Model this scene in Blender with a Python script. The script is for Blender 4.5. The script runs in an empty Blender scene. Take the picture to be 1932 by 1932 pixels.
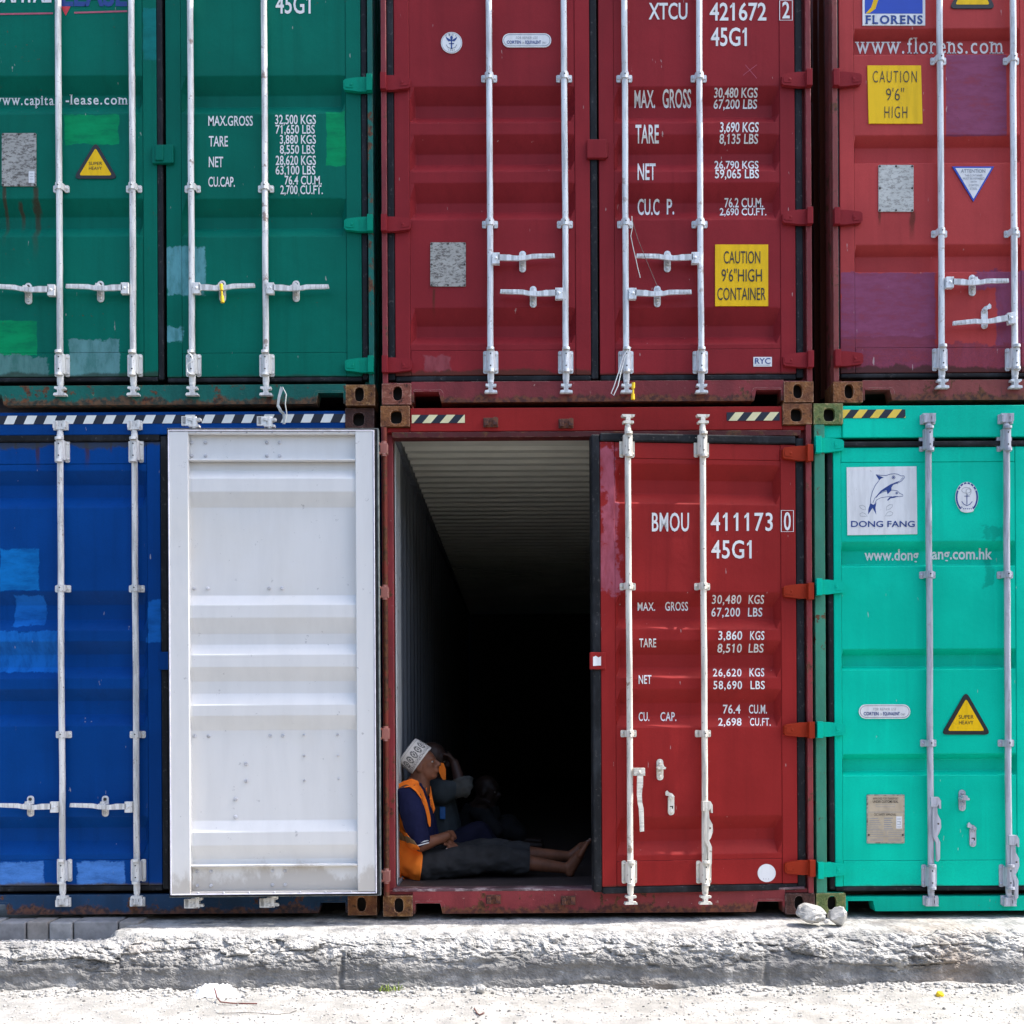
import bpy, bmesh, math, random
from mathutils import Vector, Matrix, noise

random.seed(7)
R = math.radians
scene = bpy.context.scene
col = scene.collection

# ------------------------------------------------------------------ camera
# picture units: 1932 x 1932; the container fronts stand at y = 0, one metre is 332.8 units there
SU = 332.8; DIST = 6.5; EYE = 1.124; PU = 966.0; PV = 1354.0; ROLL = R(0.32)
FU = SU * DIST
cam_d = bpy.data.cameras.new('camera'); cam = bpy.data.objects.new('camera', cam_d); col.objects.link(cam)
cam_d.sensor_width = 36.0; cam_d.lens = 36.0 * FU / 1932.0
cam_d.shift_y = (PV - 966.0) / 1932.0
cam_d.clip_start = 0.1; cam_d.clip_end = 500
cam.location = (0, -DIST, EYE); cam.rotation_euler = (R(90), ROLL, 0)
scene.camera = cam

# ------------------------------------------------------------------ sun, sky, exposure
TO_SUN = Vector((0.55, 0.003, 0.835)).normalized()
sun_d = bpy.data.lights.new('sun', 'SUN'); sun = bpy.data.objects.new('sun', sun_d); col.objects.link(sun)
sun_d.energy = 2.4; sun_d.angle = R(0.5); sun_d.color = (1.0, 0.965, 0.91)
sun.rotation_euler = TO_SUN.to_track_quat('Z', 'Y').to_euler(); sun.location = (3, -2, 12)
world = bpy.data.worlds.new("World"); scene.world = world; world.use_nodes = True
wn = world.node_tree.nodes; wl = world.node_tree.links
sky = wn.new('ShaderNodeTexSky'); sky.sky_type = 'NISHITA'; sky.sun_disc = False
sky.sun_elevation = math.asin(TO_SUN.z); sky.sun_rotation = math.atan2(TO_SUN.x, TO_SUN.y)
sky.air_density = 1.0; sky.dust_density = 3.0; sky.ozone_density = 1.0
wl.new(sky.outputs[0], wn['Background'].inputs[0]); wn['Background'].inputs[1].default_value = 0.15
vs = scene.view_settings; vs.view_transform = 'Standard'; vs.look = 'None'; vs.gamma = 1.0
vs.use_curve_mapping = False; vs.exposure = 1.58

# ------------------------------------------------------------------ pixel <-> place
def _ray(u, v):
    du, dv = u - PU, v - PV
    c, s = math.cos(ROLL), math.sin(ROLL)
    return Vector(((du*c - dv*s)/FU, 1.0, -(dv*c + du*s)/FU))
def at(u, v, y=0.0):
    d = _ray(u, v)
    return Vector((0, -DIST, EYE)) + d * (y + DIST)
class Fr:
    """local frame of a thing: where the line of sight meets a local plane"""
    def __init__(self, M): self.M = M; self.I = M.inverted()
    def loc(self, u, v, y=0.0):
        o = self.I @ Vector((0, -DIST, EYE)); d = self.I.to_3x3() @ _ray(u, v)
        return o + d * ((y - o.y) / d.y)

# ------------------------------------------------------------------ mesh builder
class MB:
    def __init__(self): self.v = []; self.f = []; self.m = []; self.s = []
    def add(self, vs, fs, mat=0, smooth=False):
        b = len(self.v); self.v += [tuple(p) for p in vs]
        for f in fs: self.f.append([i + b for i in f]); self.m.append(mat); self.s.append(smooth)
    def box(self, x0, x1, y0, y1, z0, z1, mat=0):
        if x0 > x1: x0, x1 = x1, x0
        if y0 > y1: y0, y1 = y1, y0
        if z0 > z1: z0, z1 = z1, z0
        self.add([(x0,y0,z0),(x1,y0,z0),(x1,y1,z0),(x0,y1,z0),(x0,y0,z1),(x1,y0,z1),(x1,y1,z1),(x0,y1,z1)],
                 [(0,1,5,4),(1,2,6,5),(2,3,7,6),(3,0,4,7),(4,5,6,7),(3,2,1,0)], mat)
    def prism(self, poly, y0, y1, mat=0, side=None):
        """poly: (x,z) list counter-clockwise seen from -y; front at y0"""
        a = sum(poly[i][0]*poly[(i+1) % len(poly)][1] - poly[(i+1) % len(poly)][0]*poly[i][1] for i in range(len(poly)))
        if a < 0: poly = poly[::-1]
        n = len(poly)
        vs = [(x, y0, z) for x, z in poly] + [(x, y1, z) for x, z in poly]
        self.add(vs, [list(range(n)), list(range(2*n-1, n-1, -1))], mat)
        self.add(vs, [(i, i+n, (i+1) % n + n, (i+1) % n) for i in range(n)], mat if side is None else side)
    def flat(self, poly, y, mat=0):
        a = sum(poly[i][0]*poly[(i+1) % len(poly)][1] - poly[(i+1) % len(poly)][0]*poly[i][1] for i in range(len(poly)))
        if a < 0: poly = poly[::-1]
        self.add([(x, y, z) for x, z in poly], [list(range(len(poly)))], mat)
    def stroke(self, pts, w, y, mat=0, closed=False):
        P = [Vector((x, z)) for x, z in pts]; n = len(P)
        L, Rr = [], []
        for i in range(n):
            a = P[(i-1) % n] if (closed or i > 0) else P[i]; b = P[(i+1) % n] if (closed or i < n-1) else P[i]
            t = (b - a); t = t.normalized() if t.length > 1e-9 else Vector((1, 0)); nn = Vector((-t.y, t.x)) * (w/2)
            L.append(P[i] + nn); Rr.append(P[i] - nn)
        vs = [(p.x, y, p.y) for p in L] + [(p.x, y, p.y) for p in Rr]
        self.add(vs, [(n+i, n+(i+1) % n, (i+1) % n, i) for i in range(n if closed else n-1)], mat)
    def tube(self, path, r, n=12, mat=0, caps=True, smooth=True):
        P = [Vector(p) for p in path]; k = len(P)
        rs = r if isinstance(r, (list, tuple)) else [r]*k
        ref = Vector((0, 0, 1)); rings = []; prev = None
        for i in range(k):
            t = (P[min(i+1, k-1)] - P[max(i-1, 0)]).normalized()
            if prev is None:
                a = t.cross(ref)
                if a.length < 0.1: a = t.cross(Vector((0, 1, 0)))
                a.normalize()
            else:
                a = (prev - t*prev.dot(t)).normalized()
            prev = a; b = t.cross(a)
            rings.append([P[i] + (a*math.cos(2*math.pi*j/n) + b*math.sin(2*math.pi*j/n))*rs[i] for j in range(n)])
        vs = [p for rg in rings for p in rg]
        fs = [(i*n+j, i*n+(j+1) % n, (i+1)*n+(j+1) % n, (i+1)*n+j) for i in range(k-1) for j in range(n)]
        self.add(vs, fs, mat, smooth)
        if caps: self.add(vs, [list(range(n))[::-1], [(k-1)*n+j for j in range(n)]], mat)
    def cyl_y(self, x, z, y0, y1, r, n=12, mat=0):
        self.tube([(x, y1, z), (x, y0, z)], r, n, mat)
    def bolt(self, x, z, y, r=0.009, h=0.007, mat=0):
        vs = [(x, y-h, z)]; n = 8
        for k, (rr, hh) in enumerate(((r*0.6, h), (r, h*0.45), (r, 0))):
            vs += [(x+rr*math.cos(2*math.pi*j/n), y-hh, z+rr*math.sin(2*math.pi*j/n)) for j in range(n)]
        fs = [(0, 1+j, 1+(j+1) % n) for j in range(n)]
        for k in range(2): fs += [(1+k*n+j, 1+(k+1)*n+j, 1+(k+1)*n+(j+1) % n, 1+k*n+(j+1) % n) for j in range(n)]
        self.add(vs, fs, mat, False)
    def mesh(self, name, mats):
        me = bpy.data.meshes.new(name); me.from_pydata(self.v, [], self.f)
        for mt in (mats if isinstance(mats, (list, tuple)) else [mats]): me.materials.append(mt)
        me.polygons.foreach_set('material_index', self.m); me.polygons.foreach_set('use_smooth', self.s)
        me.update(); return me

def put(name, me, parent=None, loc=(0,0,0), bev=0, seg=2, ang=25, rot=None):
    o = bpy.data.objects.new(name, me); col.objects.link(o); o.location = loc
    if rot is not None: o.rotation_euler = rot
    if parent: o.parent = parent
    if bev:
        b = o.modifiers.new('bevel', 'BEVEL'); b.width = bev; b.segments = seg; b.limit_method = 'ANGLE'; b.angle_limit = R(ang)
        b.harden_normals = False
    return o
def build(mb, name, mats, parent=None, loc=(0,0,0), bev=0, **k): return put(name, mb.mesh(name, mats), parent, loc, bev, **k)
def thing(name, label, cat, loc=(0,0,0), group=None):
    o = bpy.data.objects.new(name, None); col.objects.link(o); o.location = loc; o.empty_display_size = 0.2
    o['label'] = label; o['category'] = cat
    if group: o['group'] = group
    return o
def tag(o, label, cat, group=None):
    o['label'] = label; o['category'] = cat
    if group: o['group'] = group
    return o
def rounded(x0, x1, z0, z1, r, n=5):
    out = []
    for cx, cz, a0 in ((x1-r, z1-r, 0), (x0+r, z1-r, 90), (x0+r, z0+r, 180), (x1-r, z0+r, 270)):
        for i in range(n+1):
            a = R(a0 + 90*i/n); out.append((cx + r*math.cos(a), cz + r*math.sin(a)))
    return out
def ell(cx, cz, rx, rz, n=32): return [(cx+rx*math.cos(2*math.pi*i/n), cz+rz*math.sin(2*math.pi*i/n)) for i in range(n)]

# ------------------------------------------------------------------ materials
class NT:
    def __init__(self, name):
        self.mat = bpy.data.materials.new(name); self.mat.use_nodes = True
        self.nt = self.mat.node_tree; self.N = self.nt.nodes; self.L = self.nt.links
        self.b = self.N['Principled BSDF']; tc = self.N.new('ShaderNodeTexCoord'); self.obj = tc.outputs['Object']; self.uv = tc.outputs['UV']
    def val(self, sock, x):
        if hasattr(x, 'is_output') or isinstance(x, bpy.types.NodeSocket): self.L.new(x, sock)
        else: sock.default_value = x
    def math(self, op, a, b=0.0, c=None, clamp=False):
        n = self.N.new('ShaderNodeMath'); n.operation = op; n.use_clamp = clamp
        self.val(n.inputs[0], a); self.val(n.inputs[1], b)
        if c is not None: self.val(n.inputs[2], c)
        return n.outputs[0]
    def map(self, scale=(1,1,1), loc=(0,0,0), src=None):
        n = self.N.new('ShaderNodeMapping'); self.L.new(src or self.obj, n.inputs[0]); n.inputs['Scale'].default_value = scale; n.inputs['Location'].default_value = loc
        return n.outputs[0]
    def noise(self, scale, detail=4, rough=0.55, vec=None, dist=0.0):
        n = self.N.new('ShaderNodeTexNoise'); self.L.new(vec or self.obj, n.inputs['Vector'])
        n.inputs['Scale'].default_value = scale; n.inputs['Detail'].default_value = detail; n.inputs['Roughness'].default_value = rough; n.inputs['Distortion'].default_value = dist
        return n.outputs['Fac']
    def ramp(self, x, lo, hi, a=0.0, b=1.0):
        n = self.N.new('ShaderNodeMapRange'); n.interpolation_type = 'SMOOTHSTEP'
        self.val(n.inputs[0], x); self.val(n.inputs[1], lo); self.val(n.inputs[2], hi); self.val(n.inputs[3], a); self.val(n.inputs[4], b)
        return n.outputs[0]
    def mix(self, f, a, b, mode='MIX'):
        n = self.N.new('ShaderNodeMix'); n.data_type = 'RGBA'; n.blend_type = mode; n.clamp_factor = True
        self.val(n.inputs[0], f)
        for s, x in ((n.inputs[6], a), (n.inputs[7], b)):
            if isinstance(x, (tuple, list)): s.default_value = (*x[:3], 1)
            else: self.L.new(x, s)
        return n.outputs[2]
    def xyz(self, vec=None):
        n = self.N.new('ShaderNodeSeparateXYZ'); self.L.new(vec or self.obj, n.inputs[0]); return n.outputs
    def edge(self, r=0.006):
        bv = self.N.new('ShaderNodeBevel'); bv.samples = 3; bv.inputs[0].default_value = r; g = self.N.new('ShaderNodeNewGeometry')
        d = self.N.new('ShaderNodeVectorMath'); d.operation = 'DOT_PRODUCT'; self.L.new(bv.outputs[0], d.inputs[0]); self.L.new(g.outputs['True Normal'], d.inputs[1])
        return self.ramp(d.outputs['Value'], .80, .97, 1, 0)
    def bump(self, h, strength=0.3, dist=0.01):
        n = self.N.new('ShaderNodeBump'); n.inputs['Strength'].default_value = strength; n.inputs['Distance'].default_value = dist
        self.L.new(h, n.inputs['Height']); self.L.new(n.outputs[0], self.b.inputs['Normal'])
    def done(self, colr, rough=0.5, metal=0.0, spec=None):
        if isinstance(colr, (tuple, list)): self.b.inputs['Base Color'].default_value = (*colr[:3], 1)
        else: self.L.new(colr, self.b.inputs['Base Color'])
        self.val(self.b.inputs['Roughness'], rough); self.val(self.b.inputs['Metallic'], metal)
        if spec is not None: self.b.inputs['Specular IOR Level'].default_value = spec
        return self.mat

def sc(c, k): return tuple(min(1, x*k) for x in c)
RUST = (0.060, 0.022, 0.011); RUST2 = (0.15, 0.055, 0.02); CHALK = (0.42, 0.40, 0.38)

def paint(name, base, rust=0.5, fade=None, patches=(), drips=(), seed=0.0, rough=0.48, dirt=0.35, grime=()):
    """weathered container paint; patches: (x0,x1,z0,z1,colour,raggedness), drips: (x,z,width,length)"""
    t = NT(name)
    big = t.noise(1.3, 3, 0.6, t.map(loc=(seed, seed*2, 3)))
    strk = t.noise(3.0, 5, 0.6, t.map(scale=(7, 7, 0.35), loc=(seed, 0, seed)))
    fine = t.noise(140, 2, 0.6)
    c = t.mix(t.ramp(big, 0.3, 0.72), sc(base, 0.82), fade or sc(base, 1.15))
    c = t.mix(t.math('MULTIPLY', t.ramp(strk, 0.48, 0.75), dirt*0.9), c, sc(base, 0.55))
    c = t.mix(t.math('MULTIPLY', t.ramp(strk, 0.28, 0.42, 1, 0), 0.22), c, sc(base, 1.25))
    c = t.mix(t.ramp(fine, 0.35, 0.65, 0.0, 0.16), c, sc(base, 0.6))
    X = t.xyz()
    for i, (x0, x1, z0, z1, pc, rag) in enumerate(patches):
        w1 = t.math('MULTIPLY_ADD', t.noise(9 + i, 4, 0.7, t.map(loc=(i*3.1, seed, 0))), rag*2.4, -rag*1.2)
        w2 = t.math('MULTIPLY_ADD', t.noise(13 + i, 4, 0.7, t.map(loc=(i*1.7, seed, 5))), rag*2.4, -rag*1.2)
        px = t.math('ADD', X[0], w1); pz = t.math('ADD', X[2], w2)
        cx, hx, cz, hz = (x0+x1)/2, abs(x1-x0)/2, (z0+z1)/2, abs(z1-z0)/2
        ax = t.math('SUBTRACT', hx, t.math('ABSOLUTE', t.math('SUBTRACT', px, cx)))
        az = t.math('SUBTRACT', hz, t.math('ABSOLUTE', t.math('SUBTRACT', pz, cz)))
        soft = 0.002 + rag*0.10
        m = t.ramp(t.math('MINIMUM', ax, az), -soft, soft)
        thin = t.noise(7, 5, .7, t.map(scale=(.8, 1, 2.4) if rag < .03 else (2.2, 1, .8), loc=(i, seed, 2)))          # roller marks, thin coverage
        pv = t.mix(t.ramp(thin, 0.35, 0.65), sc(pc, 0.80), sc(pc, 1.10))
        c = t.mix(t.math('MULTIPLY', m, t.ramp(thin, .30, .52, .66, .96)), c, pv)
    for i, (x, z, w, ln) in enumerate(drips):
        wob = t.math('MULTIPLY_ADD', t.noise(20, 2, 0.5, t.map(scale=(1, 1, 0.4), loc=(i, 0, 0))), w*1.2, -w*0.6)
        dx = t.math('ABSOLUTE', t.math('ADD', t.math('SUBTRACT', X[0], x), wob))
        dz = t.math('SUBTRACT', z, X[2])
        fall = t.math('MULTIPLY', t.ramp(dz, -0.01, 0.012), t.ramp(dz, ln*0.25, ln, 1, 0))
        m = t.math('MULTIPLY', t.ramp(dx, w*0.15, w*0.6, 1, 0), fall)
        c = t.mix(t.math('MULTIPLY', m, 0.85), c, RUST)
    c = t.mix(t.ramp(t.noise(330, 1, .5), .30, .70, 0.0, 0.20), c, sc(base, 1.55))
    for i, (z0, hgt, gc, up) in enumerate(grime):          # dirt creeping along an edge, ragged like tide marks
        gn = t.noise(5.5, 7, 0.72, t.map(scale=(1, 1, .5), loc=(seed+i, 3, 0))); g2 = t.noise(1.7, 3, .5, t.map(loc=(seed, i, 8)))
        lim = t.math('MULTIPLY', t.math('MULTIPLY_ADD', gn, 2.2, -.55), t.math('MULTIPLY', g2, hgt*2))
        dz = t.math('SUBTRACT', X[2], z0) if up else t.math('SUBTRACT', z0, X[2])
        m = t.ramp(t.math('SUBTRACT', lim, dz), -.006, .012)
        c = t.mix(t.math('MULTIPLY', m, .8), c, gc)
    rn = t.noise(26, 8, 0.72, t.map(loc=(seed, 7, seed)))
    rb = t.noise(2.6, 3, 0.6, t.map(loc=(9, seed, 1)))
    rm = t.math('MULTIPLY', t.ramp(rn, 0.655 - 0.05*rust, 0.70 - 0.05*rust), t.ramp(rb, 0.46, 0.62))
    c = t.mix(t.math('MULTIPLY', rm, min(1, rust*1.5)), c, t.mix(fine, RUST, RUST2))
    sn = t.noise(46, 3, 0.5, t.map(scale=(1, 1, 0.22), loc=(seed*3, 1, 2)))
    c = t.mix(t.math('MULTIPLY', t.ramp(sn, 0.74, 0.77), 0.5), c, (0.55, 0.5, 0.48))
    t.bump(t.math('ADD', t.math('MULTIPLY', t.noise(5, 3, 0.5), 1.0), t.math('MULTIPLY', rn, 0.15)), 0.42, 0.014)
    return t.done(c, t.ramp(big, 0.2, 0.8, rough-0.04, rough+0.12), 0.0, 0.09)

def worn(name, base, amount=0.5, seed=0.0, light=None):
    """frame steel: paint broken by rust and bright scuffs"""
    t = NT(name)
    n1 = t.noise(14, 8, 0.7, t.map(loc=(seed, 0, 0))); n2 = t.noise(3.2, 4, 0.6, t.map(scale=(2, 2, 0.8), loc=(seed, 2, 0)))
    st = t.noise(4, 5, 0.65, t.map(scale=(9, 9, 0.5), loc=(0, 0, seed)))
    c = t.mix(t.ramp(n2, 0.3, 0.7), sc(base, 0.75), sc(base, 1.1))
    r = t.mix(t.ramp(t.noise(40, 5, 0.6), 0.35, 0.65), RUST, RUST2)
    mm = t.math('ADD', n1, t.math('MULTIPLY', n2, 0.6))
    c = t.mix(t.ramp(mm, 0.98 - 0.42*amount, 1.06 - 0.42*amount), c, r)
    c = t.mix(t.math('MULTIPLY', t.ramp(st, 0.62, 0.7), 0.5), c, (0.045, 0.03, 0.025))
    c = t.mix(t.math('MULTIPLY', t.ramp(t.noise(33, 5, 0.7, t.map(loc=(4, seed, 1))), 0.66, 0.71), 0.6), c, light or (0.5, 0.36, 0.3))
    c = t.mix(t.math('MULTIPLY', t.math('MULTIPLY', t.edge(.005), t.ramp(n1, .42, .56)), .7), c, light or (0.5, 0.36, 0.3))
    Z = t.xyz()[2]; lim = t.math('MULTIPLY_ADD', t.noise(6, 7, .72, t.map(scale=(1, 1, .6), loc=(seed, 4, 0))), .19, -.045)
    c = t.mix(t.math('MULTIPLY', t.ramp(t.math('SUBTRACT', lim, Z), -.008, .016), .8), c, t.mix(t.ramp(t.noise(40, 5, 0.6), 0.4, 0.6), (.035, .018, .012), RUST2))
    t.bump(t.math('ADD', n1, t.math('MULTIPLY', t.noise(60, 4, 0.6), 0.5)), 0.45, 0.008)
    return t.done(c, 0.62, 0.0, 0.3)

def rusty(name, c1, c2, c3, seed=0.0):
    t = NT(name)
    n1 = t.noise(24, 8, 0.75, t.map(loc=(seed, seed, 0))); n2 = t.noise(13, 5, 0.6, t.map(loc=(0, seed, 2)))
    v = t.N.new('ShaderNodeTexVoronoi'); v.inputs['Scale'].default_value = 75; t.L.new(t.map(loc=(seed, 0, 0)), v.inputs['Vector'])
    c = t.mix(t.ramp(n2, 0.35, 0.65), c1, c2)
    c = t.mix(t.ramp(n1, 0.52, 0.66), c, c3)
    c = t.mix(t.ramp(n1, 0.34, 0.47, 0.9, 0.0), c, (0.02, 0.010, 0.007))
    c = t.mix(t.math('MULTIPLY', t.edge(.008), t.ramp(n1, .40, .56)), c, sc([x*1.2 + .16 for x in c3], 1.0))
    t.bump(t.math('ADD', n1, t.math('MULTIPLY', v.outputs[0], 0.35)), 0.9, 0.01)
    return t.done(c, 0.7, 0.0, 0.3)

def plain(name, c, rough=0.5, var=0.12, scale=30, metal=0.0, spec=0.4):
    t = NT(name); n = t.noise(scale, 5, 0.6)
    return t.done(t.mix(t.ramp(n, 0.3, 0.7), sc(c, 1-var), sc(c, 1+var)), rough, metal, spec)

def rodmat(name, c, dirt, seed=0.0):
    t = NT(name)
    n = t.noise(6, 5, 0.65, t.map(scale=(6, 6, 0.6), loc=(seed, 0, 0))); f = t.noise(70, 4, 0.6)
    cc = t.mix(t.ramp(n, 0.42, 0.64), c, sc(c, 0.60))
    cc = t.mix(t.math('MULTIPLY', t.ramp(f, 0.62, 0.7), dirt), cc, (0.2, 0.13, 0.1))
    cc = t.mix(t.math('MULTIPLY', t.ramp(t.noise(9, 6, 0.7, t.map(loc=(seed, 4, 1))), 0.60, 0.66), dirt), cc, (.20, .10, .055))
    t.bump(f, 0.15, 0.004)
    return t.done(cc, 0.42, 0.0, 0.45)

M = {}
M['rod_white'] = rodmat('white_rod_paint', (0.80, 0.79, 0.76), 0.75, 1)
M['rod_cream'] = rodmat('cream_rod_paint', (0.77, 0.73, 0.64), 0.75, 2)
M['rod_zinc'] = rodmat('zinc_grey_steel', (0.47, 0.48, 0.54), 0.25, 3)
M['rod_pale'] = rodmat('pale_galvanised_steel', (0.74, 0.77, 0.79), 0.55, 4)
def rubber():
    t = NT('weathered_black_rubber'); n = t.noise(5, 6, 0.7, t.map(scale=(2, 2, 0.8))); f = t.noise(50, 4, 0.6)
    c = t.mix(t.ramp(n, 0.45, 0.75), (0.007, 0.008, 0.010), (0.026, 0.029, 0.034))
    c = t.mix(t.math('MULTIPLY', t.ramp(f, 0.6, 0.7), 0.35), c, (0.16, 0.15, 0.14))
    t.bump(f, 0.2, 0.005); return t.done(c, 0.6, 0, 0.2)
M['rubber'] = rubber()
M['bolt_dark'] = plain('dark_bolt_steel', (0.07, 0.06, 0.055), 0.5, 0.4)
M['hole'] = plain('hole_shadow_steel', (0.02, 0.016, 0.014), 0.8)
def chipped(name, c):
    t = NT(name); n = t.noise(42, 6, .72); b = t.noise(3, 3, .5)
    t.L.new(t.ramp(t.math('MULTIPLY_ADD', b, .10, n), .375, .395), t.b.inputs['Alpha'])
    return t.done(t.mix(t.ramp(t.noise(8, 4, .6), .3, .7), sc(c, .86), c), .5, 0, .2)
M['ink_white'] = chipped('white_lettering_paint', (0.80, 0.80, 0.79))
M['ink_black'] = plain('black_print', (0.018, 0.018, 0.02), 0.45)
M['ink_blue'] = plain('blue_print', (0.012, 0.045, 0.22), 0.4)
M['ink_grey'] = plain('grey_print', (0.25, 0.27, 0.30), 0.5)
def film(name, c, amt):
    t = NT(name); n = t.noise(30, 8, .75); s_ = t.noise(8, 5, .65, t.map(scale=(3, 3, .4))); cc = t.mix(t.ramp(s_, .4, .7), c, sc(c, .84)); cc = t.mix(t.math('MULTIPLY', t.ramp(n, .62, .70), amt), cc, (.16, .12, .10))
    return t.done(cc, .45, 0, .2)
M['st_white'] = film('white_sticker_film', (0.76, 0.765, 0.77), .55)
M['st_yellow'] = film('yellow_sticker_film', (0.86, 0.52, 0.004), .5)
M['st_blue'] = plain('blue_sticker_film', (0.008, 0.055, 0.42), 0.35, 0.05, 6)
M['st_red'] = plain('red_sticker_film', (0.50, 0.03, 0.05), 0.4)
M['st_pink'] = plain('faded_pink_line', (0.42, 0.09, 0.14), 0.5)
M['tape_cream'] = plain('cream_reflective_tape', (0.72, 0.66, 0.38), 0.4, 0.1, 8)
M['tape_yellow'] = plain('yellow_reflective_tape', (0.80, 0.55, 0.06), 0.4, 0.08, 8)
M['tape_white'] = plain('white_reflective_tape', (0.80, 0.80, 0.74), 0.4, 0.08, 8)
M['tape_black'] = plain('black_reflective_tape', (0.010, 0.013, 0.026), 0.4)
def plate_mat(name, c, dark, seed):
    t = NT(name); n = t.noise(48, 6, 0.78, t.map(scale=(0.8, 1, 1.6), loc=(seed, 0, 0))); b = t.noise(9, 3, 0.6)
    cc = t.mix(t.ramp(b, 0.35, 0.65), sc(c, 0.85), c); cc = t.mix(t.math('MULTIPLY', t.ramp(n, 0.48, 0.58), 0.8), cc, dark)
    t.bump(n, 0.3, 0.003); return t.done(cc, 0.5, 0.15, 0.4)
M['plate_grey'] = plate_mat('worn_grey_plate', (0.40, 0.385, 0.345), (0.075, 0.06, 0.05), 1)
M['plate_pale'] = plate_mat('worn_pale_plate', (0.52, 0.52, 0.48), (0.22, 0.21, 0.19), 2)
M['plate_beige'] = plain('beige_plate', (0.46, 0.38, 0.27), 0.5, 0.12, 20)
M['yellow_plastic'] = plain('yellow_plastic', (0.85, 0.55, 0.01), 0.35)
M['white_plastic'] = plain('white_plastic', (0.75, 0.75, 0.72), 0.4)
M['clear_strip'] = plain('dusty_plastic_strip', (0.45, 0.47, 0.45), 0.4)
M['cast_brown'] = rusty('brown_rusted_casting', (0.16, 0.055, 0.022), (0.26, 0.10, 0.03), (0.30, 0.15, 0.06), 1)
M['cast_ochre'] = rusty('ochre_rusted_casting', (0.10, 0.036, 0.018), (0.24, 0.105, 0.025), (0.34, 0.18, 0.07), 2)
M['cast_red'] = rusty('red_rusted_casting', (0.20, 0.055, 0.035), (0.24, 0.075, 0.045), (0.40, 0.18, 0.12), 3)
M['cast_dark'] = rusty('dark_rusted_casting', (0.055, 0.022, 0.016), (0.08, 0.03, 0.022), (0.13, 0.06, 0.045), 4)
M['cast_green'] = rusty('green_rusted_casting', (0.11, 0.16, 0.05), (0.16, 0.19, 0.06), (0.34, 0.27, 0.10), 5)
M['steel_dark'] = plain('dark_underframe_steel', (0.035, 0.022, 0.018), 0.7, 0.3)

# ------------------------------------------------------------------ lettering
_txt = {}
def glyphs(s, offset=0.0, spacing=1.0):
    k = (s, offset, spacing)
    if k in _txt: return _txt[k]
    cu = bpy.data.curves.new('txt', 'FONT'); cu.body = s; cu.offset = offset; cu.resolution_u = 3; cu.space_character = spacing
    ob = bpy.data.objects.new('txt', cu); col.objects.link(ob)
    dg = bpy.context.evaluated_depsgraph_get(); me = bpy.data.meshes.new_from_object(ob.evaluated_get(dg))
    V = [(v.co.x, v.co.y) for v in me.vertices]; F = [list(p.vertices) for p in me.polygons]
    bpy.data.objects.remove(ob); bpy.data.curves.remove(cu); bpy.data.meshes.remove(me)
    xs = [p[0] for p in V] or [0]
    _txt[k] = (V, F, min(xs), max(xs)); return _txt[k]
CAPH = max(p[1] for p in glyphs('H')[0])
SERIF = {'w': [(.06,'x'),(.5,'x'),(.94,'x')], 'f': [(.42,'b')], 'l': [(.5,'b'),(.25,'a')], 'r': [(.2,'b'),(.1,'x')], 'n': [(.14,'b'),(.86,'b'),(.06,'x')],
         'm': [(.09,'b'),(.5,'b'),(.91,'b'),(.04,'x')], 'p': [(.18,'d'),(.06,'x')], 'i': [(.5,'b'),(.3,'x')], 'a': [(.95,'b')],
         'F': [(.14,'b'),(.1,'c')], 'L': [(.14,'b'),(.14,'c')], 'R': [(.12,'b'),(.92,'b'),(.1,'c')], 'E': [(.1,'b'),(.1,'c')], 'N': [(.12,'b'),(.12,'c'),(.88,'c')]}
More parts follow.
